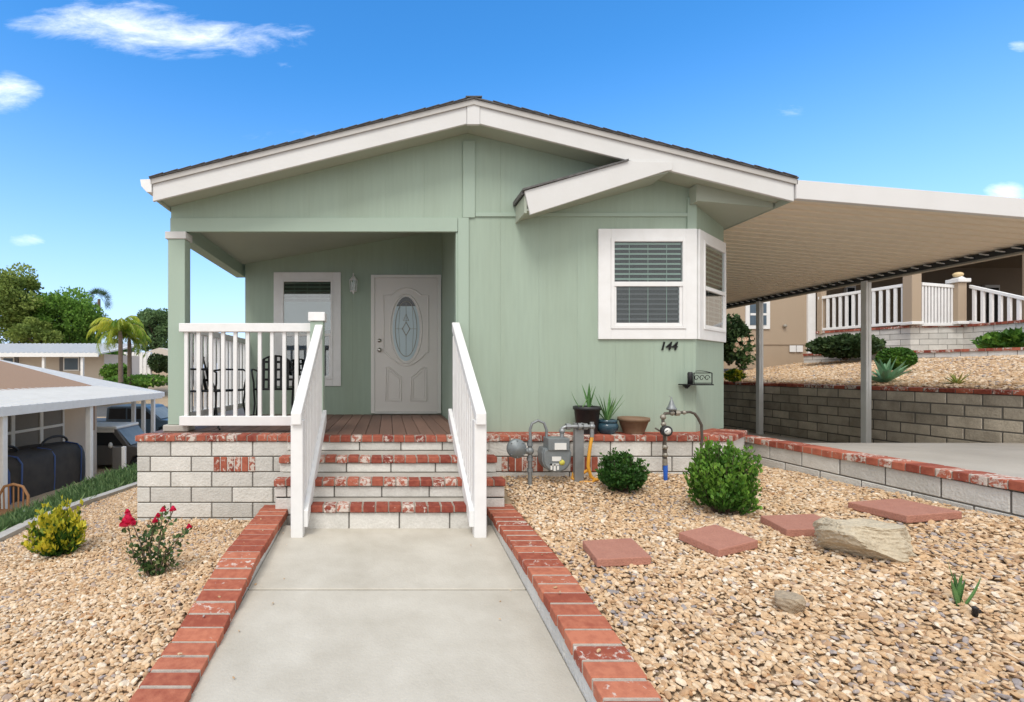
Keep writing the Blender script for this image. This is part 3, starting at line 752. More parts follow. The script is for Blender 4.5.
# roof slab + shingles
m = MB()
for (xa, xb) in ((XL-.02, pkx), (pkx, XR)):
    za, zb = zt(xa)+.024, zt(xb)+.024
    m.hexa([(xa,Yf-.035,za),(xb,Yf-.035,zb),(xb,21.3,zb),(xa,21.3,za),(xa,Yf-.035,za+.014),(xb,Yf-.035,zb+.014),(xb,21.3,zb+.014),(xa,21.3,za+.014)], .5)
x = XL
while x < XR-.1:       # shingle tabs show at the rake edge
    xx = x+random.uniform(-.01, .01); s = SL if x < pkx else -SL
    if abs(x-pkx) > .13:
        z = zt(xx)+.037; m.obox((xx+.06, Yf+.06, z+.003+s*.06), (.07, 0, s*.07+(.004 if s > 0 else -.004)), (0, .105+random.uniform(-.003, .003), 0), (0, 0, .0025))
    x += .135
m.bar((pkx, Yf-.04, zt(pkx)+.040), (pkx, 21.3, zt(pkx)+.040), .16, .010)
m.build('shingles', 'shingle_grey', H)
m = MB()   # soffit slabs between fascia and wall (sloped underside)
for (xa, xb) in ((XL, pkx), (pkx, 3.26)):
    za, zb = zso(xa)+.002, zso(xb)+.002
    m.hexa([(xa,Yf+.031,za),(xb,Yf+.031,zb),(xb,Yw+.09,zb),(xa,Yw+.09,za),(xa,Yf+.031,za+.03),(xb,Yf+.031,zb+.03),(xb,Yw+.09,zb+.03),(xa,Yw+.09,za+.03)], .5)
m.hexa([(3.20,5.19,3.03),(4.0,5.19,2.955),(4.0,7.5,2.955),(3.20,7.5,3.03),(3.20,5.19,3.055),(4.0,5.19,2.98),(4.0,7.5,2.98),(3.20,7.5,3.055)], .5)
za, zb = zso(3.26), zso(4.0)
m.hexa([(3.262,Yf+.031,za-.0),(4.0,Yf+.031,zb),(4.0,5.19,zb),(3.262,5.19,za),(3.262,Yf+.031,za+.03),(4.0,Yf+.031,zb+.03),(4.0,5.19,zb+.03),(3.262,5.19,za+.03)], .5)
m.box(XL, -2.31, Yf+.03, 21.2, 2.97, 2.995, .5); m.box(XR-.035, XR-.02, Yf+.035, 21.2, 2.95, 3.14, .5)
m.box(3.19, 3.20, 5.175, 5.299, 3.02, 3.20, .5)
m.hexa([(3.201,5.175,3.03),(3.99,5.175,2.957),(3.99,5.188,2.957),(3.201,5.188,3.03),(3.201,5.175,zso(3.201)),(3.99,5.175,zso(3.99)),(3.99,5.188,zso(3.99)),(3.201,5.188,zso(3.201))], .5)
m.build('soffit', 'soffit_green', H)
m = MB(); m.prism([(XL-.004, 3.16), (XL-.115, 3.155), (XL-.105, 3.09), (XL-.05, 3.03), (XL-.004, 3.03)], Yf-.02, 21.2, 'Y', .5); m.build('gutter', 'white_paint', H, bevel=.002)
# small gable over the bay window
zs1 = lambda X: 3.04+.285*(X-1.345)
xa, xb = 1.345, 2.75
m = MB()
m.prism([(xa, zs1(xa)-.0), (xa+.055, zs1(xa)-.235), (2.74, zs1(2.74)-.20), (2.80, zt(2.80)-.197), (2.80, zt(2.80)-.12), (2.36, zs1(2.36)+.004)], Yf-.03, Yf-.002, 'Y', .5)
m.build('dormer_fascia', 'fascia_white', H, bevel=.003)
m = MB()
m.hexa([(xa-.02,Yf-.05,zs1(xa)+.0),(2.36,Yf-.05,zs1(2.36)),(2.36,Yf-.003,zs1(2.36)),(xa-.02,Yf-.003,zs1(xa)),(xa-.02,Yf-.05,zs1(xa)+.018),(2.36,Yf-.05,zs1(2.36)+.018),(2.36,Yf-.003,zs1(2.36)+.018),(xa-.02,Yf-.003,zs1(xa)+.018)], .5)
m.hexa([(xa-.02,Yf-.0,zs1(xa)-.03),(2.34,Yf-.0,zs1(2.34)-.03),(2.34,Yw,zs1(2.34)-.03),(xa-.02,Yw,zs1(xa)-.03),(xa-.02,Yf-.0,zs1(xa)+.018),(2.34,Yf-.0,zs1(2.34)+.018),(2.34,Yw,zs1(2.34)+.018),(xa-.02,Yw,zs1(xa)+.018)], .5)
m.build('dormer_shingles', 'shingle_grey', H)
m = MB()
for (a, b, z1, z2) in ((xa+.03, 2.78, zs1(xa)-.19, zs1(2.78)-.215),):
    m.hexa([(a,Yf+.0,z1),(b,Yf+.0,z2),(b,Yw-.001,z2),(a,Yw-.001,z1),(a,Yf,z1+.02),(b,Yf,z2+.02),(b,Yw-.001,z2+.02),(a,Yw-.001,z1+.02)], .5)
m.box(xa+.005, xa+.03, Yf, Yw-.002, zs1(xa)-.21, zs1(xa)-.035, .5)
m.build('dormer_soffit', 'soffit_green', H)

# ---- windows: generic, on an oriented wall. o=origin at wall surface lower-left of trim, ax=unit along, n=outward
def window(o, ax, n, W, Ht, tl, tr, tb, tt, mid, name='window', sash=.035, blindU=True, blindL=True, nslat=9, reflection_band=None, gl='glass', trimmat='white_paint', depth=.1):
    o = Vector(o); ax = Vector(ax); n = Vector(n); up = Vector((0,0,1))
    def bx(m, a0, a1, z0, z1, d0, d1, mi=0):
        c = o+ax*(a0+a1)/2+up*(z0+z1)/2+n*(d0+d1)/2
        m.obox(c, ax*(a1-a0)/2, n*(d1-d0)/2, up*(z1-z0)/2, .5, mi)
    m = MB()
    bx(m, 0, tl, 0, Ht, .001, .026); bx(m, W-tr, W, 0, Ht, .001, .026)
    bx(m, tl, W-tr, 0, tb, .001, .025); bx(m, tl, W-tr, Ht-tt, Ht, .001, .025)
    fr = m.build(name, trimmat, H, bevel=.003)
    x0, x1, z0, z1 = tl, W-tr, tb, Ht-tt
    m = MB(); s = sash
    bx(m, x0, x0+s, z0, z1, .001, .036); bx(m, x1-s, x1, z0, z1, .001, .036); bx(m, x0+s, x1-s, z0, z0+s, .001, .035); bx(m, x0+s, x1-s, z1-s, z1, .001, .035)
    bx(m, x0+s, x1-s, mid-s*.7, mid+s*.7, .001, .034)
    bx(m, x0+s, x0+s*1.7, z0+s, mid-s*.7, .001, .024); bx(m, x1-s*1.9, x1-s, z0+s, mid-s*.7, .001, .024); bx(m, x0+s*1.7, x1-s*1.9, z0+s, z0+s*1.8, .001, .023)
    m.build('sash', 'white_paint', fr, bevel=.003)
    m = MB(); bx(m, x0+s, x1-s, z0+s, z1-s, .0025, .004); m.build('backing', 'dark_void', fr)
    m = MB(); bx(m, x0+s+.001, x1-s-.001, mid+s*.7, z1-s, .017, .019); bx(m, x0+s*1.7, x1-s*1.9, z0+s*1.8, mid-s*.7, .017, .019)
    m.build('pane', gl, fr)
    if blindU or blindL:
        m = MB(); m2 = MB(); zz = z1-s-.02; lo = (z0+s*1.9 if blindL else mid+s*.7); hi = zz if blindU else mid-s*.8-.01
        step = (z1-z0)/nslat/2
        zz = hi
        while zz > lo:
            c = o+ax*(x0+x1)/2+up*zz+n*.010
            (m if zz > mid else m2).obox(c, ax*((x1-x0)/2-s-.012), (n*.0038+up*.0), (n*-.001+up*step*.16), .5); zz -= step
        for q in (.25, .5, .75):
            xx = x0+(x1-x0)*q; bx(m, xx-.003, xx+.003, lo, hi, .0145, .0155)
        m.build('blind', 'blind_slat', fr)
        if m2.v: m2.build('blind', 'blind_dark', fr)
    if reflection_band:
        m = MB(); bx(m, x0+s+.001, x1-s-.001, reflection_band[0], reflection_band[1], .0157, .0165); m.build('reflection_band', 'pale_reflection', fr)  # pale reflection painted as an opaque band behind the pane
    return fr
# front window
wx0, wx1 = PX(597.6, Yw), 3.262; wz0, wz1 = PZ(339.3, Yw), PZ(229.3, Yw)
w1 = window((wx0, Yw, wz0), (1,0,0), (0,-1,0), wx1-wx0, wz1-wz0, PX(609.9,Yw)-wx0, wx1-PX(684.5,Yw), PZ(329,Yw)-wz0, wz1-PZ(239,Yw), PZ(284.5,Yw)-wz0, nslat=9)
# bay window on the angled wall
ax = Vector((Bx1-Bx0, By1-By0, 0)); Lb = ax.length; ax.normalize(); nn = Vector((ax.y, -ax.x, 0))
window((Bx0, By0, wz0), ax, nn, Lb, wz1-wz0, .13, .03, .11, .10, (wz1-wz0)*.48, sash=.03, blindU=True, nslat=9)
# porch window
px0, px1 = PX(274, 7.42), PX(341, 7.42); pz0, pz1 = PZ(386, 7.42), PZ(272.5, 7.42)
W = px1-px0; Ht = pz1-pz0
window((px0, 7.42, pz0), (1,0,0), (0,-1,0), W, Ht, .12, .12, .10, .11, Ht*.45, sash=.03, blindL=False, nslat=13, reflection_band=(Ht*.49, Ht*.74), gl='glass_sky')

# ---- front door
Yd = 7.42
m = MB(); dx0, dx1, dzb, dzt = PX(371, Yd), PX(441, Yd), .645, PZ(275, Yd)
m.box(dx0, dx0+.055, Yd-.03, Yd-.001, dzb, dzt, .5); m.box(dx1-.055, dx1, Yd-.03, Yd-.001, dzb, dzt, .5); m.box(dx0+.055, dx1-.055, Yd-.03, Yd-.001, dzt-.045, dzt, .5)
m.build('door_frame', 'door_trim', H, bevel=.003)
m = MB(); m.box(dx0+.056, dx1-.056, Yd-.05, Yd-.001, dzb-.003, dzb+.022, .5); m.build('threshold', 'post_metal', H)
D0, D1, Z0, Z1 = dx0+.057, dx1-.057, dzb+.024, dzt-.048; dcx = (D0+D1)/2
m = MB(); m.box(D0, D1, Yd-.018, Yd-.002, Z0, Z1, .5); door = m.build('front_door', 'door_paint', H, bevel=.002)
m = MB(); yy = Yd-.018
def mould(pts, r=.009): m.tube([(dcx+a, yy, Z0+b) for a, b in pts], r, 6, closed=True, rnd=.5)
oz = PZ(329, Yd)-Z0; ow, oh = .20, .475
ell = lambda w, h, n=40: [(w*math.cos(2*math.pi*k/n), oz+h*math.sin(2*math.pi*k/n)) for k in range(n)]
mould(ell(ow+.035, oh+.035), .012)
# shaped outer moulding around the oval (ogee shoulders)
top = 1.72; bot = .82; hw = .33
pts = [(-hw, bot+.06)]+[(-hw, top)]+[(-hw+.10, top)]+[(-.20+.02*k, top+.0+.105*math.sin(math.pi*(k+.5)/21)**.6) for k in range(21)]+[(hw-.10, top), (hw, top), (hw, bot+.06)]
pts += [(hw-.04, bot+.05)]+[(.24-.024*k, bot-.01-.13*math.sin(math.pi*k/20)) for k in range(21)]+[(-hw+.04, bot+.05)]
mould(pts, .013)
for sg in (-1, 1):
    q = [(sg*.075, .16), (sg*.30, .16), (sg*.30, .66), (sg*.25, .655), (sg*.20, .62), (sg*.13, .55), (sg*.075, .52)]
    mould(q, .013)
    q = [(sg*.105, .19), (sg*.27, .19), (sg*.27, .61), (sg*.22, .59), (sg*.15, .52), (sg*.105, .49)]
    mould(q, .009)
m.build('moulding', 'door_paint', door)
m = MB(); n = 40; c = ell(ow, oh)
m.add([(dcx+a, yy-.004, Z0+b) for a, b in c], [tuple(range(n-1, -1, -1))], .5); m.build('oval_backing', 'oval_pale', door)
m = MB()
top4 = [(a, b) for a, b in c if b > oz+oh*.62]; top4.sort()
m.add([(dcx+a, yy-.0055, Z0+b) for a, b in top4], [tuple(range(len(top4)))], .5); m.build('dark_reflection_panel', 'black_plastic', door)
m = MB(); m.add([(dcx+a, yy-.0125, Z0+b) for a, b in c], [tuple(range(n-1, -1, -1))], .5); m.build('oval_glass', 'glass', door)
m = MB(); yy -= .011
mould(ell(ow*.80, oh*.86), .005)
for a in ((0, .09), (0, -.09)):
    pass
mould([(0, oz+.10), (.055, oz), (0, oz-.10), (-.055, oz)], .008); mould([(0, oz+.22), (.04, oz+.12), (-.04, oz+.12)], .006)
for sg in (-1, 1):
    m.tube([(dcx, yy, Z0+oz+.08*sg), (dcx, yy, Z0+oz+oh*.86*sg)], .0025, 5)
    m.tube([(dcx+.05*sg, yy, Z0+oz), (dcx+ow*.8*sg, yy, Z0+oz)], .0025, 5)
    m.tube([(dcx+.09*sg, yy, Z0+oz-oh*.7), (dcx+.11*sg, yy, Z0+oz), (dcx+.09*sg, yy, Z0+oz+oh*.7)], .0025, 5)
m.build('leaded_lines', 'eave_metal', door)
m = MB(); m.lathe([(0, -.062), (.018, -.062), (.030, -.050), (.030, -.035), (.014, -.022), (.014, -.008), (.034, -.004), (.034, 0)], (D0+.07, Yd-.018, 1.58), 16, 'Y'); m.build('door_knob', 'chrome', door)
m = MB(); m.lathe([(0, -.03), (.024, -.028), (.030, -.010), (.030, 0)], (D0+.07, Yd-.018, 1.72), 16, 'Y'); m.build('deadbolt', 'chrome', door)

# ---- house number
def text_mesh(txt, size, ext, shear, mname, parent, loc, name, bold=.0, rot=(math.pi/2, 0, 0)):
    cu = bpy.data.curves.new(name, 'FONT'); cu.body = txt; cu.size = size; cu.extrude = ext; cu.shear = shear; cu.offset = bold; cu.align_x = 'LEFT'
    to = bpy.data.objects.new('tmp', cu); COL.objects.link(to); dg = bpy.context.evaluated_depsgraph_get(); dg.update()
    me = bpy.data.meshes.new_from_object(to.evaluated_get(dg)); bpy.data.objects.remove(to); me.name = name
    me.transform(Matrix.Translation(Vector(loc)-ORG[parent.name]) @ Matrix.Rotation(rot[2], 4, 'Z') @ Matrix.Rotation(rot[0], 4, 'X'))
    me.materials.clear(); me.materials.append(MATS[mname])
    o = bpy.data.objects.new(name, me); COL.objects.link(o); o.parent = parent; ORG[o.name] = ORG[parent.name]; return o
text_mesh('144', .124, .006, .25, 'black_metal', H, (PX(659, Yw), Yw-.008, PZ(350, Yw)), 'house_number', .0015)

# ---- wall lantern
c = P(354, 286, 7.42); t = thing('wall_lantern', 'small white carriage lantern on the porch wall between window and door', 'lantern', (c.x, 7.42, c.z))
yl = 7.30
m = MB(); m.lathe([(0, 0), (.035, 0), (.04, -.02), (.03, -.03), (0, -.03)][::-1], (c.x, 7.42, c.z+.02), 14, 'Y')
m.tube([(c.x, 7.39, c.z+.02), (c.x, 7.34, c.z+.06), (c.x, yl+.01, c.z+.12), (c.x, yl, c.z+.10)], .009, 8); m.build('bracket', 'white_paint', t)
m = MB()
m.lathe([(.002, .17), (.012, .16), (.008, .135), (.03, .11), (.058, .075), (.062, .065), (.05, .065)], (c.x, yl, c.z), 6)
m.lathe([(.045, -.105), (.052, -.10), (.05, -.085), (.02, -.085), (.012, -.125), (.004, -.14)][::-1], (c.x, yl, c.z), 6)
for k in range(6):
    a = math.pi*k/3; m.tube([(c.x+.045*math.cos(a), yl+.045*math.sin(a), c.z-.09), (c.x+.055*math.cos(a), yl+.055*math.sin(a), c.z+.07)], .005, 5)
m.build('cage', 'white_paint', t)
m = MB(); m.lathe([(.040, -.085), (.048, .065)], (c.x, yl, c.z), 6, smooth=False); m.build('lantern_glass', 'glass', t)
m = MB(); m.lathe([(.0, -.085), (.012, -.085), (.012, -.02), (.007, .0), (0, .02)], (c.x, yl, c.z), 8); m.build('candle', 'paper', t)
# ---- scrollwork bracket shelf on the bay
c = P(697, 383, 5.22); t = thing('scroll_shelf', 'small black wrought iron scroll shelf on the wall below the house number', 'shelf', (c.x, Yw, c.z))
x0, x1 = PX(683, 5.2), PX(709.5, 5.2); zb = PZ(384, 5.2); zt2 = PZ(372, 5.2); fy = 5.16
m = MB(); m.box(x0, x1-.0, 5.13, 5.285, zb-.012, zb, .5); m.prism([(x0+.03, zb-.013), (x0+.11, zb-.013), (x0+.07, zb-.05)], 5.24, 5.27, 'Y'); m.build('shelf_plate', 'black_metal', t)
m = MB()
for z in (zb+.01, zt2-.01): m.tube([(x0+.09, fy, z), (x1, fy, z)], .005, 6)
for x in (x0+.09, x1): m.tube([(x, fy, zb), (x, fy, zt2-.01)], .005, 6)
m.tube([(x0+.02+(x1-x0-.02)*k/12, fy, zt2-.01+.022*math.sin(math.pi*k/12)) for k in range(4, 13)], .004, 6)
for q in (.42, .62, .82):
    cx = x0+(x1-x0)*q; m.tube([(cx+.028*math.cos(a)*(1-a/9), fy, (zb+zt2)/2+.035*math.sin(a)*(1-a/9)) for a in [i*.5 for i in range(14)]], .0035, 5)
m.build('scroll_rail', 'black_metal', t)
m = MB(); m.lathe([(0, .0), (.026, .0), (.026, .11), (.02, .125), (0, .125)], (x0+.075, 5.20, zb), 12); m.build('candle_jar', 'black_plastic', t)

# ================================================================== RAILINGS
def rail_section(name, label, a, b, top, bot, nb, bw=.038, rw=.06, rh=.075, brh=.07, group='white porch railings', posts=(), mname='white_paint'):
    """a,b plan points with z of rail top at each end: (x,y,ztop,zbottomOfLowerRail)"""
    A = Vector(a[:3]); B = Vector(b[:3]); t = thing(name, label, 'railing', ((A.x+B.x)/2, (A.y+B.y)/2, min(a[3], b[3])), group)
    up = Vector((0,0,1)); d = B-A
    m = MB(); L = MB()
    def slab(mb, za, zb, h, w):
        dh = Vector((d.x, d.y, 0)).normalized(); n = dh.cross(up)*w/2
        p = Vector((A.x, A.y, za)); q = Vector((B.x, B.y, zb)); hh = Vector((0,0,-h))
        mb.hexa([p+n+hh, q+n+hh, q-n+hh, p-n+hh, p+n, q+n, q-n, p-n], .5)
    slab(m, A.z, B.z, rh, rw); m.build('top_rail', mname, t, bevel=.005)
    m = MB(); slab(m, a[3]+brh, b[3]+brh, brh, rw*.8); m.build('bottom_rail', mname, t, bevel=.005)
    for i in range(nb):
        f = (i+.5)/nb; p = A.lerp(B, f); zt_ = p.z-rh+.005; zb_ = (a[3]+brh)*(1-f)+(b[3]+brh)*f-.005
        m = MB(); dh = Vector((d.x, d.y, 0)).normalized()
        m.obox((p.x, p.y, (zt_+zb_)/2), dh*bw/2, dh.cross(up)*bw/2, (0, 0, (zt_-zb_)/2), .5); m.build('baluster', mname, t, bevel=.003)
    return t
yr0 = 5.22
x_a, x_b = PX(180.5, yr0), PX(315, yr0)
t = rail_section('porch_railing', 'white railing across the front of the porch in front of the black chairs', (x_a, yr0, PZ(323.5, yr0), PZ(425.5, yr0)), (x_b, yr0, PZ(323.5, yr0), PZ(425.5, yr0)), 0, 0, 11, rw=.09, rh=.09, brh=.10)
t = rail_section('porch_railing', 'white side railing at the left end of the porch', (-2.24, 5.45, 1.77, .74), (-2.10, 7.40, 1.74, .74), 0, 0, 15)
# newel with white cap
t = thing('newel_post', 'short sage green newel post with white cap at the top of the left stair rail', 'post', (PX(319, 5.15), 5.15, .628))
xn = PX(317.5, 5.15)
m = MB(); m.box(xn-.066, xn+.066, 5.09, 5.22, .628, PZ(321.5, 5.12), .5); m.build('shaft', 'green_trim', t, bevel=.004)
m = MB(); m.box(xn-.085, xn+.085, 5.07, 5.24, PZ(321.5, 5.12)+.002, PZ(312.5, 5.12), .5); m.build('cap', 'white_paint', t, bevel=.005)
def stair_rail(label, X, Ytop, ztop, xpost):
    t = thing('stair_railing', label, 'railing', (X, 4.4, .3), 'white porch railings')
    Y0 = 3.865; z0 = .945; sgn = 1 if X < 0 else -1
    m = MB(); w = .048; n = Vector((w, 0, 0))
    def rl(mb, ya, za, yb, zb, h, w):
        mb.hexa([(X-w,ya,za-h),(X+w,ya,za-h),(X+w,yb,zb-h),(X-w,yb,zb-h),(X-w,ya,za),(X+w,ya,za),(X+w,yb,zb),(X-w,yb,zb)], .5)
    rl(m, Y0-.05, z0-.0, Ytop, ztop, .095, .040); m.build('top_rail', 'white_paint', t, bevel=.006)
    sl = (ztop-z0)/(Ytop-Y0+.05)
    m = MB(); Xs = X+sgn*.064; wq = .019
    ya, yb2, za_, zb_ = Y0-.0, Ytop-.04, .185, .875
    m.hexa([(Xs-wq,ya,za_-.13),(Xs+wq,ya,za_-.13),(Xs+wq,yb2,zb_-.13),(Xs-wq,yb2,zb_-.13),(Xs-wq,ya,za_),(Xs+wq,ya,za_),(Xs+wq,yb2,zb_),(Xs-wq,yb2,zb_)], .5)
    m.build('bottom_rail', 'white_paint', t, bevel=.004)
    m = MB(); m.box(X-.047, X+.047, Y0-.02, Y0+.08, walk(Y0)-.01, z0-.06, .5); m.build('post', 'white_paint', t, bevel=.005)
    nb = 12
    for i in range(nb):
        y = Y0+.17+(Ytop-Y0-.28)*i/(nb-1); zt_ = z0+sl*(y-Y0+.05)-.09; zb_ = .15-.02+(.69)*(y-Y0-.06)/(Ytop-.14-Y0)
        m = MB(); Xq = X+sgn*.028; m.box(Xq-.017, Xq+.017, y-.018, y+.018, zb_-.04, zt_, .5); m.build('baluster', 'white_paint', t, bevel=.002)
    return t
stair_rail('white stair railing on the left side of the front steps', -.702, 5.08, 1.74, 296)
stair_rail('white stair railing on the right side of the front steps', .712, 5.26, 1.78, 481)

# ================================================================== CARPORT
t = thing('carport', 'beige metal carport roof attached to the right side of the green house', 'carport', (5.8, 9, .1))
zcp = lambda X: 2.985-.082*(X-4.05)    # underside of pans
Xc0, Xc1 = 4.05, 7.42
def pans():
    m = MB(); per = .16; y = 4.99; V = []; ny = 0; prof = []
    while y < 20.5:
        for (dy, dz) in ((0, 0), (.100, 0), (.112, .042), (.148, .042)): prof.append((y+dy, dz))
        y += per
    prof.append((y, 0)); k = len(prof); Vv = []; Ff = []
    for X in (Xc0, Xc1+.10):
        for (yy_, dz) in prof: Vv.append((X, yy_, zcp(X)+dz))
    for X in (Xc0, Xc1+.10):
        for (yy_, dz) in prof: Vv.append((X, yy_, zcp(X)+dz+.05))
    for i in range(k-1):
        Ff.append((i, i+1, k+i+1, k+i)); Ff.append((2*k+i, 3*k+i, 3*k+i+1, 2*k+i+1)); Ff.append((k+i, k+i+1, 3*k+i+1, 3*k+i)); Ff.append((i, 2*k+i, 2*k+i+1, i+1))
    m.add(Vv, Ff, .5); return m
pans().build('roof_pans', 'pan_beige', t)
m = MB(); zf0, zf1 = zcp(4.01)-.01, zcp(7.75)-.01
m.hexa([(4.03,4.93,zf0-.012),(7.75,4.93,zf1-.012),(7.75,4.985,zf1-.012),(4.03,4.985,zf0-.012),(4.03,4.93,zf0+.175),(7.75,4.93,zf1+.175),(7.75,4.985,zf1+.175),(4.03,4.985,zf0+.175)], .5)
m.build('front_fascia', 'carport_fascia', t, bevel=.004)
m = MB(); m.box(Xc1-.12, Xc1-.03, 4.99, 20.4, zcp(Xc1)-.085, zcp(Xc1)-.003, .5)
m.build('eave_beam', 'eave_metal', t, bevel=.004)
m = MB(); m.box(Xc1-.140, Xc1-.125, 4.99, 20.4, zcp(Xc1)-.062, zcp(Xc1)+.003, .5); m.build('dark_gap_strip', 'interior_dark', t)  # near-black strip standing in for the shaded openings between pan ends
y = 5.12     # rolled pan ends along the eave
while y < 20.2:
    m = MB(); xq = Xc1-.17; zq = zcp(xq)-.004
    m.hexa([(xq-.02,y-.03,zq-.052),(xq,y+.055,zq-.022),(xq+.022,y+.055,zq-.022),(xq+.022,y-.03,zq-.052),(xq-.02,y-.03,zq-.040),(xq,y+.055,zq-.004),(xq+.022,y+.055,zq-.004),(xq+.022,y-.03,zq-.040)], .5)
    m.build('pan_end', 'white_metal', t); y += .16
m = MB(); m.box(Xc1+.105, Xc1+.125, 4.99, 20.4, zcp(Xc1)-.03, zcp(Xc1)+.075, .5); m.build('gutter', 'eave_metal', t)
for (u, Yp) in ((865, 7.65), (759, 9.84), (703, 12.1)):
    X = 7.32; m = MB(); zb = drive(Yp)-.03; hw = .046
    zt_ = zcp(X)-.07
    m.box(X-hw, X+hw-.012, Yp-hw, Yp-hw+.012, zb, zt_, .5); m.box(X-hw, X-hw+.012, Yp-hw+.012, Yp+hw, zb, zt_, .5)
    m.box(X+hw-.024, X+hw-.012, Yp-hw+.012, Yp+hw, zb, zt_, .5); m.box(X-hw+.012, X+hw-.024, Yp+hw-.012, Yp+hw, zb, zt_, .5)
    m.box(X-.012, X+.005, Yp-hw-.006, Yp-hw, zb, zt_, .5)
    m.build('post', 'post_metal', t, bevel=.002)

# ================================================================== BED THINGS
def paver(uc, vc, Y, X, size, rot, label, thk=.05):
    z = zR(X, Y)+.030; t = MB(); s = size/2
    ax_ = Vector((math.cos(rot), math.sin(rot), 0)); ay = Vector((-math.sin(rot), math.cos(rot), 0))
    dzx = (zR(X+.2, Y)-zR(X-.2, Y))/.4; dzy = (zR(X, Y+.2)-zR(X, Y-.2))/.4
    ax_.z = dzx*ax_.x+dzy*ax_.y; ay.z = dzx*ay.x+dzy*ay.y
    t.obox((X, Y, z), ax_*s, ay*s, (0, 0, thk/2), .5)
    return tag(t.build('stepping_stone', 'paver_red', bevel=.006, seg=2), label, 'stepping stone', 'square red stepping stones')
def onR(u, v):      # point of the right bed seen at pixel u,v
    Y = 1.5
    for _ in range(4000):
        X = PX(u, Y)
        if PZ(v, Y) <= zR(X, Y)+.03: return X, Y
        Y += .002
    return X, Y
def onL(u, v):
    Y = 1.5
    for _ in range(5000):
        X = PX(u, Y)
        if PZ(v, Y) <= zL(X, Y)+.01: return X, Y
        Y += .002
    return X, Y
for (u, v, s, r_, lab) in ((615, 552, .312, R(-6), 'red square stepping stone nearest the brick kerb'), (717, 540, .30, R(14), 'red square stepping stone in front of the large green boxwood'),
                         (801, 525, .33, R(-12), 'red square stepping stone partly hidden behind the boulder'), (902, 510, .385, R(4), 'red square stepping stone behind the boulder, closest to the driveway wall')):
    X, Y = onR(u, v); paver(0, 0, Y, X, s, r_, lab)
def rock(name, label, u, v, r3, seed, mname, rot=0., sink=.3, grp=None, flat=.0):
    X, Y = onR(u, v); c = Vector((X, Y, zR(X, Y))); v_, f_ = ico(4); r = np.random.default_rng(seed); q = v_.copy()
    q = q*np.array([1., 1., 1.05]); q[:, 2] = np.minimum(q[:, 2], .62+.10*q[:, 0])
    for i in range(11):
        d = r.normal(0, 1, 3); d /= np.linalg.norm(d); h = r.uniform(.62, .90); q = q-np.outer(np.maximum(q@d-h, 0)*.92, d)
    n = np.zeros(len(q))
    for k, a in ((3, .035), (7, .018), (15, .012), (31, .006)):
        for j in range(3):
            w = r.normal(0, 1, 3)*k; n += a*np.sin(v_@w+r.uniform(0, 6))
    q = q*(1+n)[:, None]*np.array(r3); ca, sa = math.cos(rot), math.sin(rot)
    q = np.stack([q[:, 0]*ca-q[:, 1]*sa, q[:, 0]*sa+q[:, 1]*ca, q[:, 2]+r3[2]*(1-2*sink)+flat*q[:, 0]], 1)+np.array(c)
    o = fast(name, q, f_, rng.random(len(f_)), mname, None, False); return tag(o, label, 'rock', grp)
rock('boulder', 'large pale tan boulder lying beside the red stepping stones', 867, 547, (.25, .19, .150), 23, 'boulder', R(-10), .25, flat=-.10)
rock('small_rock', 'small round brown rock alone in the gravel in front of the boulder', 788, 604, (.075, .066, .066), 5, 'cobble', 0, .25)
# aloe shoot & small tag
X, Y = onR(958, 598); z = zR(X, Y); t = MB(); blades(t, (X, Y, z-.01), 6, .15, .020, (.03, .42), 3, -.05, thick=.006); blades(t, (X+.03, Y, z-.01), 2, .20, .014, (.3, .7), 8, -.4)
tag(t.build('aloe_shoot', 'blade_green'), 'small green aloe shoot growing out of the gravel at the right', 'succulent')
X, Y = onR(975, 610); z = zR(X, Y); t = MB(); t.lathe([(0, .0), (.012, 0), (.010, .035), (.014, .04), (.0, .05)], (X, Y, z), 8); t.obox((X+.01, Y, z+.02), (.016, 0, .004), (0, .003, 0), (-.002, 0, .006))
tag(t.build('drip_emitter', 'black_plastic'), 'tiny black drip emitter stub beside the aloe shoot', 'emitter')
# boxwoods
X, Y = onR(627, 491); sprig_bush('boxwood', 'small round dark boxwood beside the meter post', 'shrub', (X, Y+.08, zR(X, Y)-.01), .178, .195, 330, 20, .021, 'leaf_box', 11, 'boxwood shrubs in the gravel', .12, 1.5, light=.45)
X, Y = onR(724, 514); sprig_bush('boxwood', 'large bright green boxwood in front of the water pipe', 'shrub', (X+.045, Y+.10, zR(X, Y)-.01), .205, .285, 480, 20, .021, 'leaf_box_light', 12, 'boxwood shrubs in the gravel', .20, 1.7, light=.62, up=.9)
# left bed: variegated shrub and rose
X, Y = onL(55, 555)
sprig_bush('variegated_shrub', 'yellow and green variegated shrub in the left gravel bed', 'shrub', (X, Y+.05, zL(X, Y)-.01), .185, .21, 190, 15, .029, 'leaf_yellow', 14, None, .32, 1.9, tmin=.25, light=.62, up=.9)
X, Y = onL(152, 577); z = zL(X, Y); Y += .05
t = thing('rose_bush', 'thin rose bush with five red blooms beside the porch base', 'rose bush', (X, Y, z))
r = random.Random(4); m = MB(); pos = []; nr = []
rose = [(97, 597, 93, 0)]; blooms = [((133, 528), .035), ((155, 540), .0), ((172, 515), .0)]
heads = [(128, 526, .055), (127.5, 513.5, .022), (158, 518, .024), (163, 511.5, .022), (155, 522.5, .022), (173, 511, .024), (189, 528, .020), (150, 565, .0), (138, 545, .0), (168, 548, .0), (145, 530, 0), (183, 540, 0), (128, 555, 0), (176, 560, 0)]
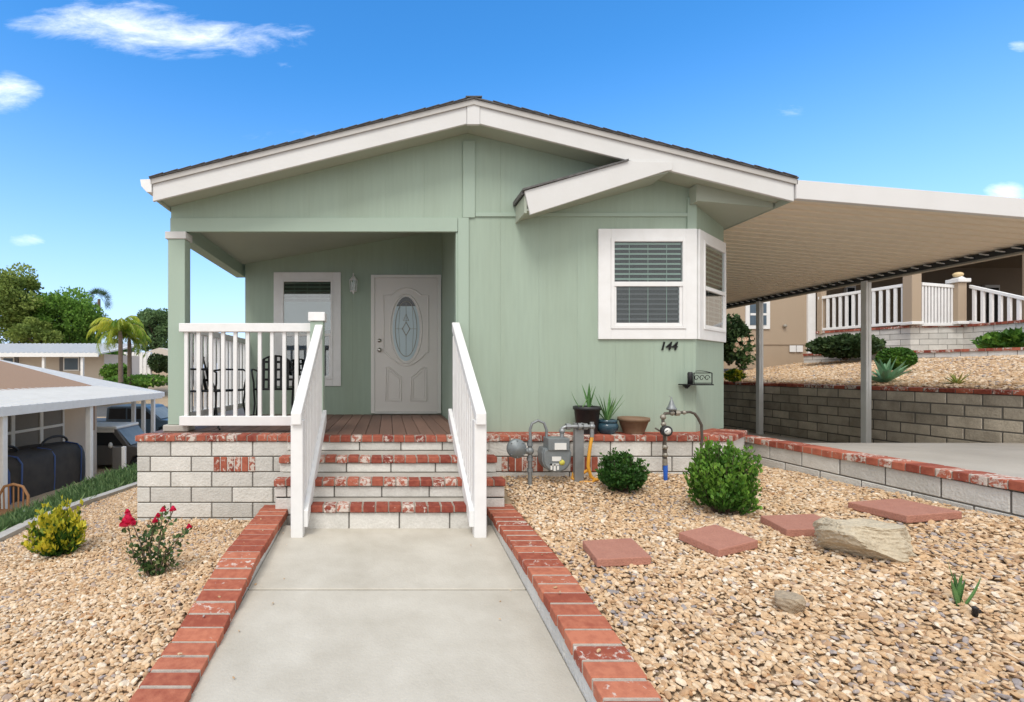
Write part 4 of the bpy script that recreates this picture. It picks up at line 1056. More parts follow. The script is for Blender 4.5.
for (u, v, s) in heads:
    yy_ = Y+r.uniform(-.12, .12); p = P(u, v, yy_); b0 = Vector((X+r.uniform(-.04, .04), Y+r.uniform(-.03, .03), z-.02))
    mid_ = b0.lerp(p, .5)+Vector((r.uniform(-.04, .04), r.uniform(-.04, .04), .03)); path = [b0, b0.lerp(mid_, .5), mid_, mid_.lerp(p, .5)+Vector((0,0,.01)), p]
    m.tube(path, [.006, .005, .004, .0035, .003], 5)
    for k in range(30 if s < .01 else 34):
        f = r.uniform(.12, .98)*4; i = min(int(f), 3); q = path[i].lerp(path[i+1], f-i); o = Vector((r.gauss(0, 1), r.gauss(0, 1), r.gauss(.1, .8))).normalized()
        pos.append(tuple(q+o*r.uniform(.01, .055))); nr.append(tuple(o+Vector((0,0,.5))))
m.build('stem', 'bark', t)
V, Fc, rr = leaf_arrays(np.array(pos), np.array(nr), .026, rng.random(len(pos)), 1.5); fast('foliage', V, Fc, rr, 'leaf_rose', t)
for (u, v, s) in heads[:7]:
    yy_ = 0
r = random.Random(4)
for (u, v, s) in heads:
    yy_ = Y+r.uniform(-.12, .12); p = P(u, v, yy_)
    r.uniform(0,1); r.uniform(0,1); r.uniform(0,1); r.uniform(0,1)
    for k in range(30 if s < .01 else 34):
        r.uniform(0,1); r.gauss(0,1); r.gauss(0,1); r.gauss(0,1); r.uniform(0,1)
    if s <= 0: continue
    m = MB(); n = 18
    for k in range(n):
        a = k*2.399; f = k/n; s_ = s; rad = s*(.2+.6*f); tl = .15+.75*f
        o = Vector((math.cos(a), math.sin(a), 0)); sd = Vector((-math.sin(a), math.cos(a), 0)); c = p+o*rad*.35+Vector((0, 0, s*.9*(1-f)-.2*s))
        tip = c+(o*math.sin(tl)+Vector((0,0,math.cos(tl))))*s*.8; md_ = (c+tip)/2+o*s*.12; w = s*(.35+.35*f)
        m.add([c, md_-sd*w, tip-sd*w*.5, tip+Vector((0,0,s*.08)), tip+sd*w*.5, md_+sd*w], [(0,1,2,3,4,5)], random.random())
    m.build('bloom', 'petal', t)

# ---- planter pots on the ledge
def pot(name, label, u, v0, v1, r0, r1, Y, mname, soil=True, lip=.012, belly=None):
    c = Vector((PX(u, Y), Y, .631)); h = PZ(v0, Y)-PZ(v1, Y)
    t = thing(name, label, 'plant pot', c)
    pr = [(0, 0), (r0, 0), (r0+.003, .006)]
    if belly: pr += [(r0+(belly-r0)*.75, h*.25), (belly, h*.55), (r1, h*.9)]
    pr += [(r1, h-.035), (r1+lip, h-.034), (r1+lip, h), (r1-.004, h), (r1-.010, h-.03), (0, h-.03)]
    m = MB(); m.lathe(pr, c, 28); m.build('pot_shell', mname, t, bevel=0)
    m = MB(); m.lathe([(r1-.010, h-.028), (0, h-.026)], c, 20); m.build('soil', 'soil', t)
    return t, c, h
t, c, h = pot('plant_pot', 'black plastic pot with a tall upright succulent, left of the three pots on the ledge', 587, 407, 434, .095, .125, 5.10, 'black_plastic')
m = MB(); blades(m, c+Vector((.02, 0, h-.03)), 4, .26, .034, (.02, .35), 21, .1, thick=.01); blades(m, c+Vector((-.06, 0, h-.03)), 2, .27, .016, (.5, .8), 5, -.4, thick=.004)
m.build('plant', 'blade_green', t)
t, c, h = pot('plant_pot', 'glazed dark blue pot with thin spreading leaves, middle of three on the ledge', 607, 420, 434, .07, .085, 5.10, 'blue_glaze', belly=.11)
m = MB(); blades(m, c+Vector((0, 0, h-.03)), 13, .33, .020, (.05, .75), 33, .12, thick=.006); m.build('plant', 'blade_green', t)
t, c, h = pot('plant_pot', 'wide tan clay bowl without a plant, right of the three pots on the ledge', 633.5, 417.5, 433.5, .095, .14, 5.10, 'tan_clay')

# ---- gas meter (scale 105 px per metre at Y=4.75)
Ym = 4.74; q = lambda u, v, dy=0.: P(u, v, Ym+dy)
t = thing('gas_meter', 'grey gas meter with round regulator and pipe loop in front of the block ledge', 'gas meter', q(553, 487))
m = MB()
m.tube([q(530, 492), q(530, 462), q(530, 440)], .020, 10); m.tube([q(530, 452), q(531, 445), q(530, 430), q(532, 423.5), q(538, 420.5), q(544, 423), q(546.5, 430), q(546.5, 438)], .013, 10)
m.tube([q(518, 451), q(530, 451)], .028, 10)
for v in (470, 459, 444): m.lathe([(.03, -.016), (.03, .016)], q(530, v), 8, smooth=False)
m.ball(q(530, 451), (.036, .036, .04)); m.build('inlet_pipe', 'pipe_grey', t)
m = MB(); c = q(516.5, 448.5, -.05)
m.lathe([(0, -.055), (.045, -.05), (.06, -.035), (.086, -.03), (.092, -.012), (.092, .012), (.086, .022), (.05, .04), (.03, .06), (0, .06)], c, 28, 'Y')
for k in range(8): a = k*math.pi/4; m.ball(c+Vector((.078*math.cos(a), -.033, .078*math.sin(a))), .007, 6, 4)
m.build('regulator', 'meter_grey', t)
m = MB(); pts = []
for k in range(17): a = math.pi+math.pi*k/16; pts.append((q(554, 0).x+.135*math.cos(a), PZ(458, Ym)+.125*math.sin(a)))
pts += [(q(569,0).x, PZ(452, Ym)), (q(567,0).x, PZ(447, Ym)), (q(541,0).x, PZ(447, Ym)), (q(539.5,0).x, PZ(452, Ym))]
m.prism(pts, Ym-.07, Ym+.07, 'Y', .5); m.prism([(a*.9+q(554,0).x*.1, b*.9+PZ(458, Ym)*.1) for a, b in pts], Ym-.085, Ym-.071, 'Y', .5)
m.build('meter_body', 'meter_grey', t, bevel=.008, seg=2)
m = MB(); a, b = q(545, 449), q(566, 437); m.box(a.x, b.x, Ym-.10, Ym+.06, a.z, b.z, .5); m.box(a.x-.01, b.x+.01, Ym-.075, Ym+.06, a.z-.012, a.z, .5); hd = m.build('index_head', 'meter_grey', t, bevel=.006, seg=2)
m = MB(); a, b = q(551, 448), q(562.5, 441.5); m.box(a.x, b.x, Ym-.106, Ym-.101, a.z, b.z, .5); m.build('dial_window', 'paper', hd)
m = MB(); 
for (u0, v0, u1, v1) in ((549, 459.5, 553.0, 455),): a, b = q(u0, v0), q(u1+5, v1); m.box(a.x, b.x, Ym-.089, Ym-.086, a.z, b.z, .5)
for i, (u0, v0, u1, v1) in enumerate(((547.5, 468, 549.3, 462), (550.5, 469, 552.6, 462.5), (553.8, 468, 555.8, 463), (547.5, 463.8, 555.8, 462))): a, b = q(u0, v0), q(u1, v1); m.box(a.x, b.x, Ym-.0895, Ym-.086, a.z, b.z, .5)
m.build('label', 'paper', t)
m = MB(); m.lathe([(0, -.003), (.026, -.003), (.026, 0)], q(562, 462.5, -.086), 16, 'Y'); m.build('round_sticker', 'label_yellow', t)
m = MB(); m.tube([q(562, 440), q(562, 433), q(562.5, 428), q(566, 426.5), q(592, 426.5)], .018, 10); m.tube([q(592, 422), q(592, 437)], .019, 10)
for (u, v) in ((562, 431), (592, 426.5)): m.ball(q(u, v), .029, 10, 8)
m.lathe([(.030, -.02), (.030, .02)], q(568, 426.5), 8, 'X', smooth=False); m.lathe([(.030, -.02), (.030, .02)], q(585, 426.5), 8, 'X', smooth=False); m.build('outlet_pipe', 'galv', t)
m = MB(); m.tube([q(592, 437), q(590.5, 444), q(589, 455), q(588, 466), q(591, 477), q(596, 480), q(600, 478)], .016, 10)
m.tube([q(588, 470, .02), q(580, 475, .06), q(573, 473, .08), q(572, 478, .06), q(580, 482, .03), q(592, 482.5), q(596, 479, -.03)], .015, 10); m.build('yellow_gas_line', 'yellow_pipe', t)
m = MB(); a, b = q(574.5, 489, .03), q(583.5, 423, .03)
m.box(a.x, b.x, Ym+.02, Ym+.032, a.z, b.z, .5); m.box(a.x, a.x+.010, Ym+.032, Ym+.07, a.z, b.z, .5); m.box(b.x-.010, b.x, Ym+.032, Ym+.07, a.z, b.z, .5)
m.lathe([(.034, -.014), (.034, .014)], q(579, 426.5), 12, 'X'); m.build('support_post', 'galv', t, bevel=.002)

# ---- water pressure assembly
Yv = 4.72; q = lambda u, v, dy=0.: P(u, v, Yv+dy)
t = thing('water_regulator', 'rusty water pipe with bell-shaped regulator, round gauge and blue taped foot', 'water valve', q(666, 482))
m = MB(); m.tube([q(665.5, 484), q(665.5, 452), q(664.5, 436), q(663, 424), q(663, 417), q(665, 413.5), q(672, 413)], .014, 10)
m.tube([q(672, 413), q(690, 412), q(694.5, 413.5), q(698, 418), q(701.5, 425), q(702, 438), q(700.5, 458), q(700, 480, .02)], .0125, 10); m.build('pipe', 'old_pipe', t)
for (u, v, r_) in ((663, 417, .027), (663.5, 424, .024), (665, 447, .026), (672, 413, .026), (684, 412.5, .02), (665.5, 455, .024)): m = MB(); m.ball(q(u, v), r_, 10, 8); m.build('fitting', 'brass', t)
m = MB()
m.lathe([(.026, -.02), (.026, .02)], q(677, 413), 8, 'X', smooth=False); m.build('fitting', 'brass', t); m = MB()
m.lathe([(.022, -.03), (.022, .03)], q(665, 462), 8, smooth=False); m.build('fitting', 'brass', t)
m = MB(); m.lathe([(0, .10), (.006, .10), (.006, .075), (.014, .07), (.022, .04), (.035, .01), (.045, -.005), (.045, -.015), (.02, -.025), (.018, -.06), (0, -.06)], q(671.5, 408), 16); m.build('regulator_bell', 'pipe_grey', t)
m = MB(); m.tube([q(671, 402), q(671, 397), q(669, 396)], .003, 5); m.build('wire_tag', 'galv', t)
m = MB(); m.lathe([(0, -.02), (.042, -.02), (.050, -.016), (.050, .025), (.0, .025)], q(666.5, 431, -.045), 22, 'Y'); g = m.build('gauge', 'black_plastic', t)
m = MB(); m.lathe([(0, -.0225), (.031, -.0225), (.031, -.020)], q(666.5, 431, -.045), 20, 'Y'); m.build('gauge_face', 'paper', g)
m = MB(); c = q(666.5, 431, -.069); m.obox(c, (.012, 0, .008), (0, .001, 0), (-.0015, 0, .002)); m.build('needle', 'black_plastic', g)
m = MB(); m.lathe([(.016, -.09), (.019, -.085), (.018, -.03), (.021, .0), (.019, .06), (.016, .085)], q(665.5, 471), 10); m.build('blue_tape', 'blue_tape', t)
m = MB(); m.tube([q(660, 431), q(655, 428, .02)], .008, 8); m.tube([q(663, 442), q(663, 470, .03)], .006, 8); m.build('drain_tube', 'old_pipe', t)

# ---- porch chairs
def chair(label, loc, rz):
    t = thing('patio_chair', label, 'chair', loc, 'black metal patio chairs'); o = Vector(loc)
    def w(x, y, z): return o+Vector((x, y, z))       # local: faces +x, back at -x
    m = MB(); s = .23
    m.tube([w(-s, -s, .41), w(s, -s, .42), w(s+.03, 0, .42), w(s, s, .42), w(-s, s, .41), w(-s-.0, 0, .41)], .011, 8, closed=True)
    for k in range(9): y = -s+.05*(k+.5)+.005; m.bar(w(-s, y, .415), w(s+.01, y, .425), .03, .004)
    m.build('seat', 'black_metal', t)
    m = MB(); N = 14; arc = []
    for k in range(N+1):
        a = math.pi*k/N; arc.append(w(-s-.10-.0*math.sin(a), -s*math.cos(a), .60+.24*math.sin(a)**.7))
    m.tube([w(-s, -s, .41)]+arc+[w(-s, s, .41)], .012, 8)
    for k in range(5):
        y = -s+.46*(k+1)/6; h_ = .60+.24*math.sin(math.acos(max(-1, min(1, -y/s))))**.7; m.bar(w(-s, y, .42), w(-s-.10, y, h_), .042, .006, up=(1, 0, 0))
    for zz in (.53, .66, .76):
        yw = s*(1 if zz < .62 else math.sqrt(max(0, 1-((zz-.6)/.24)**2))); m.bar(w(-s-.02-(zz-.41)*.24, -yw, zz), w(-s-.02-(zz-.41)*.24, yw, zz), .03, .006, up=(1,0,0))
    m.build('backrest', 'black_metal', t)
    for sg in (-1, 1):
        m = MB(); m.tube([w(-s-.06, sg*s, .64), w(-s+.1, sg*(s+.03), .66), w(s-.05, sg*(s+.03), .655), w(s+.02, sg*(s+.02), .62), w(s+.0, sg*s, .5), w(s-.02, sg*s, .42)], .011, 8); m.build('armrest', 'black_metal', t)
    for sx in (-1, 1):
        for sg in (-1, 1):
            m = MB(); m.tube([w(sx*s, sg*s, .42), w(sx*(s-.02), sg*(s-.01), .25), w(sx*(s+.04), sg*(s+.01), .02), w(sx*(s+.06), sg*(s+.01), .008)], .011, 8); m.build('leg', 'black_metal', t)
    t.rotation_euler.z = rz; return t
ch1 = chair('black metal patio chair at the left end of the porch, turned towards the door', (-1.98, 5.75, .628), R(-25))
ch2 = copy_tree(ch1, (-1.42, 6.25, .628), 'black metal patio chair under the porch window, right of the other one', R(-80))

# ================================================================== RIGHT: tan house on the upper lot
T = thing('tan_house', 'tan manufactured house on the upper lot behind the carport, with a brick-based porch', 'house', (13, 17, 1.5))
m = MB(); m.box(8.2, 11.72, 14.0, 14.12, 1.35, 4.94, .5); m.build('front_wall', 'tan_siding', T)
m = MB(); m.box(8.15, 11.715, 13.975, 13.999, 2.02, 2.06, .5); m.build('skirt_line', 'tan_siding', T)
m = MB(); m.box(11.72, 11.93, 13.95, 14.15, 1.35, 4.94, .5); m.build('corner_board', 'white_paint', T)
m = MB(); m.box(11.93, 24, 17.0, 17.1, 1.5, 4.94, .5); m.box(11.83, 11.92, 14.16, 17, 1.5, 4.94, .5); m.build('porch_wall', 'tan_dark', T)
m = MB(); m.box(11.95, 24, 12.1, 17.0, 4.80, 4.90, .5); m.build('porch_ceiling', 'tan_dark', T)
m = MB(); m.prism([(8.0, 4.95), (8.0, 5.05), (13, 6.0), (18, 5.05), (18, 4.95)], 13.9, 24, 'Y'); m.build('roof', 'roof_brown', T)
m = MB(); m.box(15.6, 24, 11.9, 12.0, 1.6, 4.94, .5); m.build('front_wall', 'pale_siding', T)
m = MB(); m.box(15.35, 15.6, 11.85, 12.1, 1.6, 4.94, .5); m.build('porch_post', 'tan_dark', T)
m = MB(); m.box(11.95, 12.10, 13.80, 13.93, 2.3, 4.6, .5); m.build('porch_post', 'tan_siding', T)
# window with white trim
wa, wb, za, zb = PX(745, 14), PX(769, 14), PZ(329, 14), PZ(300, 14)
m = MB(); m.box(wa, wb, 13.96, 13.999, za, zb, .5); f = m.build('window', 'white_paint', T)
m = MB(); m.box(wa+.11, wb-.11, 13.945, 13.959, za+.11, zb-.1, .5); m.build('pane', 'car_blue', f)
m = MB(); m.box(wa+.11, wb-.11, 13.94, 13.9445, (za+zb)/2-.03, (za+zb)/2+.03, .5); m.build('mullion', 'white_paint', f)
a, b = P(789, 352, 13.99), P(802, 345.5, 13.99); m = MB(); m.box(a.x, (a.x+b.x)/2-.01, 13.96, 13.974, a.z, b.z, .5); m.box((a.x+b.x)/2+.01, b.x, 13.96, 13.974, a.z, b.z, .5); m.build('vent', 'white_paint', T)
m = MB(); m.ball(P(785, 326, 13.95), .05, 8, 6); m.build('spigot', 'eave_metal', T)
for (u0, u1, Yq) in ((846, 856, 16.9), (932, 939, 16.9), (985, 1000, 16.9)):
    m = MB(); m.box(PX(u0, Yq), PX(u1, Yq), Yq-.0, Yq+.08, 2.4, 4.2, .5); f = m.build('window', 'white_paint', T)
    m = MB(); m.box(PX(u0, Yq)+.06, PX(u1, Yq)-.06, Yq-.02, Yq-.001, 2.5, 4.1, .5); m.build('pane', 'dark_void', f)
# porch platform with brick cap
t = thing('porch_terrace', 'white block porch platform with brick cap under the railings of the tan house', 'terrace', (13, 12.6, 1.5))
poly = [(11.95, 13.95), (12.62, 12.08), (13.75, 11.95), (13.75, 10.2)]
m = MB()
for i in range(3): blocks(m, poly[i], poly[i+1], 2.33-6*.14, 6, bh=.14, bl=.40)
m.build('block_wall', ['block_face', 'mortar_grey'], t)
m = MB()
for i in range(3): headers(m, poly[i], poly[i+1], 2.385, depth=.2, pitch=.11, over=.03)
m.build('brick_cap', ['brick_step', 'mortar_light'], t)
m = MB(); m.prism([(11.96, 13.9), (12.70, 12.16), (16.0, 12.0), (16.0, 16.9), (11.96, 16.9)], 1.6, 2.36, 'Z', .5); m.build('deck', 'tread_concrete', t)
m = MB()
for k in range(5):
    z = 2.2-.15*k; y = 11.6-.3*k; m.box(13.78, 15.0, y-.3, y, 1.4, z, .5)
m.build('porch_steps', 'brick_far', t)
t = thing('planter_wall', 'long low brick-capped block planter wall in front of the tan house', 'planter wall', (12, 11.5, 1.5))
lo = [(11.3, 13.6), (11.95, 12.2), (12.9, 9.6)]
m = MB()
for i in range(2): blocks(m, lo[i], lo[i+1], 1.70-4*.12, 4, bh=.12)
m.build('block_wall', ['block_face', 'mortar_grey'], t)
m = MB()
for i in range(2): headers(m, lo[i], lo[i+1], 1.755, depth=.2, pitch=.12, over=.03)
m.build('brick_cap', ['brick_step', 'mortar_light'], t)
G2 = 'white railings of the tan house'
zr = lambda u, Y, v: PZ(v, Y)
rail_section('porch_railing', 'left section of white railing on the tan house porch, behind the tall carport post', (11.98, 13.90, PZ(297, 13.9), PZ(331, 13.9)), (12.58, 12.12, PZ(283.5, 12.15), PZ(324.5, 12.15)), 0, 0, 13, bw=.055, rw=.08, group=G2)
rail_section('porch_railing', 'middle straight section of white railing between the two tan posts of the upper porch', (12.78, 12.0, PZ(282.5, 12), PZ(326, 12)), (13.66, 11.95, PZ(286, 12), PZ(326, 12)), 0, 0, 12, bw=.04, rw=.08, group=G2)
rail_section('porch_railing', 'right section of white railing sloping down beside the steps of the tan house', (13.80, 11.85, PZ(286, 12), PZ(324, 12)), (13.95, 10.3, 2.62, 1.95), 0, 0, 10, bw=.055, rw=.08, group=G2)
for (u, Yq, v0, lab) in ((912, 12.03, 274, 'tan square porch post between two white railing sections of the upper house'), (958, 11.93, 283, 'tan square porch post with white cap and yellow lamp')):
    c = P(u, v0, Yq); t = thing('railing_post', lab, 'post', (c.x, Yq, 2.385)); w = .115 if v0 < 280 else .1
    zt_ = c.z if v0 > 280 else 3.7
    m = MB(); m.box(c.x-w, c.x+w, Yq-w, Yq+w, 2.386, zt_, .5); m.build('shaft', 'tan_siding', t, bevel=.01)
    m = MB(); m.box(c.x-w-.03, c.x+w+.03, Yq-w-.03, Yq+w+.03, 2.387, 2.46, .5); m.build('foot', 'white_paint', t, bevel=.01)
    if v0 > 280:
        m = MB(); m.box(c.x-w-.05, c.x+w+.05, Yq-w-.05, Yq+w+.05, zt_, zt_+.09, .5); m.prism([(c.x-w, zt_+.09), (c.x+w, zt_+.09), (c.x, zt_+.15)], Yq-w, Yq+w); m.build('cap', 'white_paint', t, bevel=.01)
        m = MB(); m.ball((c.x, Yq, zt_+.2), (.10, .10, .06), 10, 6); m.build('lamp', 'lamp_cream', t)
# plants of the upper slope
def gu(u, v):
    Y = 4.0
    while Y < 30:
        X = PX(u, Y)
        if X > 7.5 and PZ(v, Y) <= upper(X, Y)+.01: return X, Y
        Y += .01
    return X, Y
X = 9.2; Y = 9.05; bush('ball_shrub', 'neat round green ball shrub on the upper gravel slope behind the carport post', 'shrub', (X, Y, upper(X, Y)+.07), .27, .27, .215, 3600, .03, 'leaf_box_light', 41, None, .04, shell=.85, base=0.)
c = Vector((8.15, 8.15, upper(8.15, 8.1)-.02)); c = Vector((PX(886, 8.1), 8.1, upper(PX(886, 8.1), 8.1)))
t = MB(); blades(t, c, 34, .42, .085, (.15, 1.3), 44, .12, thick=.012); tag(t.build('agave', 'blade_agave'), 'pale green agave rosette at the top of the retaining wall beside the carport post', 'agave')
X = 7.95; c = Vector((PX(957, 7.1), 7.1, upper(8.0, 7)-.01)); t = MB(); blades(t, c, 26, .25, .022, (.1, 1.2), 45, .2, thick=.003); tag(t.build('yucca_tuft', 'blade_straw'), 'small yellow-green spiky tuft at the top of the retaining wall, right of the agave', 'plant')
bush('spreading_shrub', 'wide dark grey-green shrub in front of the white porch railing of the tan house', 'shrub', (PX(845, 12.3), 12.3, 1.58), .80, .6, .31, 4200, .07, 'leaf_dark', 46, None, .15, shell=.6)
bush('tall_dark_shrub', 'tall dark shrub against the tan house wall next to the bay window', 'shrub', (PX(729, 12.6), 12.6, 1.45), .5, .5, .60, 3600, .065, 'leaf_dark', 47, None, .15, shell=.6)
bush('leafy_plant', 'bright green leafy plant in the brick planter at the right edge', 'shrub', (PX(1010, 10.9), 10.9, 1.66), .48, .4, .25, 1500, .085, 'leaf_box_light', 48, None, .3, elong=2., shell=.4, up=1.)
bush('yellow_shrub', 'small round yellow-green shrub on the upper slope beside the bay window', 'shrub', (PX(734, 10.6), 10.6, 1.05), .20, .2, .14, 900, .04, 'leaf_yellow', 49, None, .12, shell=.6)
bush('leafy_plant', 'sparse flowering shrub with pale pink blooms left of the thin carport post', 'shrub', (PX(742, 11.6), 11.6, 1.2), .26, .25, .40, 500, .055, 'leaf_rose', 50, None, .3, shell=.3, elong=1.8)
t = MB(); r = random.Random(3)
for k in range(14):
    c = Vector((PX(742, 11.6)+r.uniform(-.2, .2), 11.5+r.uniform(-.15, .1), 1.78+r.uniform(-.12, .28)))
    for j in range(6): a = j*1.05; t.add([c, c+Vector((math.cos(a)*.05, -.02, math.sin(a)*.05)), c+Vector((math.cos(a+.8)*.05, -.02, math.sin(a+.8)*.05))], [(0,1,2)])
o = [x for x in bpy.data.objects if x.get('label', '').startswith('sparse flowering')][0]
t.build('bloom', 'petal_pink', o)

# ================================================================== LEFT: lower neighbour
# kerb of pale stone at the outer edge of the left bed
m = MB(); pts = [(-3.55, 2.4), (-3.72, 4.0), (-3.95, 5.6), (-4.0, 6.6), (-3.92, 7.6), (-3.8, 9.0)]
for (a, b) in zip(pts[:-1], pts[1:]):
    n = 8
    for k in range(n):
        p = Vector((*a, 0)).lerp(Vector((*b, 0)), k/n); q2 = Vector((*a, 0)).lerp(Vector((*b, 0)), (k+1)/n); d = (q2-p).normalized(); w = Vector((-d.y, d.x, 0))*.06
        za, zb = zL(p.x, p.y)+.05, zL(q2.x, q2.y)+.05
        lo_ = Vector((0,0,-.15)); A = Vector((p.x, p.y, za)); B = Vector((q2.x, q2.y, zb))
        m.hexa([A-w+lo_, A+w+lo_, B+w+lo_, B-w+lo_, A-w, A+w, B+w, B-w], .5)
tag(m.build('bed_edging', 'tread_concrete'), 'curving pale concrete edging between the left gravel bed and the green ground cover', 'edging')
m = MB(); m.box(-5.52, -5.38, 3, 16, -1.9, -.80, .5)
m.v = [(x, y, z if z < -1 else lerp([3, 7, 9, 16], [-.88, -.84, -.72, -.72], y)) for x, y, z in m.v]
tag(m.build('boundary_wall', 'white_paint', bevel=.01), 'low pale boundary wall at the edge of the lower neighbouring lot', 'wall')
# ground cover blades
n = 15000; r = rng; gx = r.uniform(-5.36, -4.02, n); gy = r.uniform(3.6, 13.5, n); gz = np.array([terrain(a, b) for a, b in zip(gx, gy)])
gx = np.where(gy < 7, gx, gx); h = r.uniform(.09, .20, n)*(.7+.5*np.sin(gx*6)*np.sin(gy*5)*.5+.3); a = r.uniform(0, 6.28, n); w = .010
lx, ly = r.normal(0, .06, n), r.normal(0, .06, n)
V = np.stack([np.stack([gx-np.cos(a)*w, gy-np.sin(a)*w, gz], 1), np.stack([gx+np.cos(a)*w, gy+np.sin(a)*w, gz], 1), np.stack([gx+lx*.5+np.cos(a)*w, gy+ly*.5+np.sin(a)*w, gz+h*.65], 1), np.stack([gx+lx, gy+ly, gz+h], 1)], 1).reshape(-1, 3)
o = fast('ground_cover', V, np.arange(4*n).reshape(n, 4), np.clip(rng.normal(.5, .25, n), 0, 1), 'cover_green'); tag(o, 'strip of grassy green ground cover along the left boundary', 'ground cover', kind='stuff')

N = thing('neighbour_house', 'low neighbouring house with brown shingle roof and windows under a white patio cover', 'house', (-13.5, 14, -1.9))
m = MB(); m.box(-17, -10.95, 7.0, 18.8, -2.7, .50, .5); m.build('wall', 'beige_wall', N)
m = MB()
za, zb = .68, .68+.262*3.6
m.hexa([(-14.6,6.5,zb),(-10.9,6.5,za-.06),(-10.9,18.85,za-.06),(-14.6,18.85,zb),(-14.6,6.5,zb+.06),(-10.9,6.5,za),(-10.9,18.85,za),(-14.6,18.85,zb+.06)], .5)
m.hexa([(-18.3,6.5,za-.06),(-14.6,6.5,zb),(-14.6,18.85,zb),(-18.3,18.85,za-.06),(-18.3,6.5,za),(-14.6,6.5,zb+.06),(-14.6,18.85,zb+.06),(-18.3,18.85,za)], .5)
m.build('roof', 'roof_brown', N)
# window wall (runs in depth at x=-10.95)
ys_ = [13.2, 14.55, 15.75, 16.85]
for a, b in zip(ys_[:-1], ys_[1:]):
    m = MB(); x = -10.90
    m.box(-10.949, x, a, a+.07, -1.4, .22, .5); m.box(-10.949, x, b-.07, b, -1.4, .22, .5); m.box(-10.949, x, a+.07, b-.07, .14, .22, .5); m.box(-10.949, x, a+.07, b-.07, -1.4, -1.32, .5); m.box(-10.949, x, a+.07, b-.07, -.55, -.47, .5)
    f = m.build('window', 'white_paint', N)
    m = MB(); m.box(-10.948, -10.93, a+.07, b-.07, -1.32, .14, .5); m.build('pane', 'screened_pane', f)
m = MB(); m.box(-10.949, -10.88, 18.35, 18.55, -.9, .05, .5); m.build('door_decoration', 'wicker', N)
def awning(name, label, corners, th, posts, ribs=True, group=None, zp=None):
    """corners: 4 points (x,y,z) counterclockwise of the top; posts: (x,y,ztop,zbot)"""
    t = thing(name, label, 'patio cover', (sum(c[0] for c in corners)/4, sum(c[1] for c in corners)/4, -1.9), group)
    c = [Vector(p) for p in corners]; dn = Vector((0,0,-th)); m = MB()
    m.hexa([p+dn for p in c]+c, .5)
    n = 40      # raised ribs running from c0-c1 edge
    for k in range(n):
        f = (k+.5)/n; a = c[0].lerp(c[3], f); b = c[1].lerp(c[2], f); m.bar(a+Vector((0,0,.022)), b+Vector((0,0,.022)), .06, .044)
    m.build('roof_sheet', 'white_metal', t)
    m = MB()
    for i in range(4):
        a, b = c[i], c[(i+1) % 4]; m.bar(a+Vector((0,0,-.07)), b+Vector((0,0,-.07)), .05, .21)
    m.build('fascia', 'white_paint', t)
    for (x, y, zt_, zb_) in posts:
        m = MB(); m.box(x-.075, x+.075, y-.075, y+.075, zb_, zt_, .5); m.build('post', 'white_paint', t, bevel=.01)
    return t
awning('patio_cover', 'white ribbed patio cover in front of the neighbouring windows', [(-11.6, 8.0, .76), (-8.6, 8.0, .44), (-8.6, 19.0, .44), (-11.0, 19.0, .70)], .05, [(-8.72, 11.3, .3, -1.9), (-8.72, 14.6, .3, -1.9), (-8.72, 8.2, .3, -1.9)])
awning('patio_cover', 'white patio cover beyond the brown shingle roof, over the parked vehicles', [(-20, 19.1, 2.10), (-10.7, 19.1, .26), (-10.7, 23.9, .26), (-20, 23.9, 2.10)], .05,
       [(-11.7, 23.0, .3, -2.5), (-11.25, 23.0, .3, -2.5), (-10.9, 23.2, .2, -2.5)])
# covered play tent / black mesh thing with blue straps
t = thing('mesh_enclosure', 'large black mesh enclosure with blue edge straps under the patio cover', 'enclosure', (-9.6, 12.6, -1.9))
def rbox(m, x0, x1, y0, y1, z0, z1, n=6, e=.35):
    V = []; Fs = []; seg = 28; rings = [(0, 1.0), (.35, 1.03), (.7, 1.0), (.88, .95), (.97, .85), (1.0, .6), (1.0, .02)]
    for (h, s_) in rings:
        for k in range(seg):
            a = 2*math.pi*k/seg; ca, sa = math.cos(a), math.sin(a); f = (abs(ca)**4+abs(sa)**4)**-.25
            V.append(((x0+x1)/2+(x1-x0)/2*ca*f*s_, (y0+y1)/2+(y1-y0)/2*sa*f*s_, z0+(z1-z0)*h+.02*math.sin(5*a)))
    for i in range(len(rings)-1):
        for k in range(seg): Fs.append((i*seg+k, i*seg+(k+1) % seg, (i+1)*seg+(k+1) % seg, (i+1)*seg+k))
    m.add(V, Fs, .5, 0, True)
m = MB(); rbox(m, -10.35, -8.95, 11.8, 15.2, -1.95, -.80); m.build('mesh_cover', 'screen_black', t)
for (x, y) in ((-8.93, 12.2), (-8.93, 13.4), (-8.95, 14.6)): m = MB(); m.tube([(x-.02, y, -1.9), (x, y, -1.2), (x-.02, y+.03, -1.0), (x-.15, y+.05, -.84), (x-.5, y+.05, -.78)], .022, 6); m.build('blue_strap', 'blue_strap', t)
m = MB()
m.tube([(-10.2, 11.82, -1.9), (-10.2, 11.78, -1.15), (-10.05, 11.9, -.9), (-9.4, 11.8, -.86), (-9.1, 11.85, -.92), (-9.03, 11.9, -1.15), (-9.0, 11.9, -1.9)], .03, 6)
m.build('blue_strap', 'blue_strap', t)
for yc in (12.4, 14.4): m = MB(); m.tube([(-9.6+.0, yc+.55*math.cos(math.pi*k/12), -.80+.20*math.sin(math.pi*k/12)) for k in range(13)], .035, 6); m.build('top_hoop', 'black_plastic', t)
t = thing('wicker_chair', 'small brown wicker chair at the left edge under the patio cover', 'chair', (-8.35, 11.0, -1.9)); c = Vector((-8.2, 10.95, -2.2))
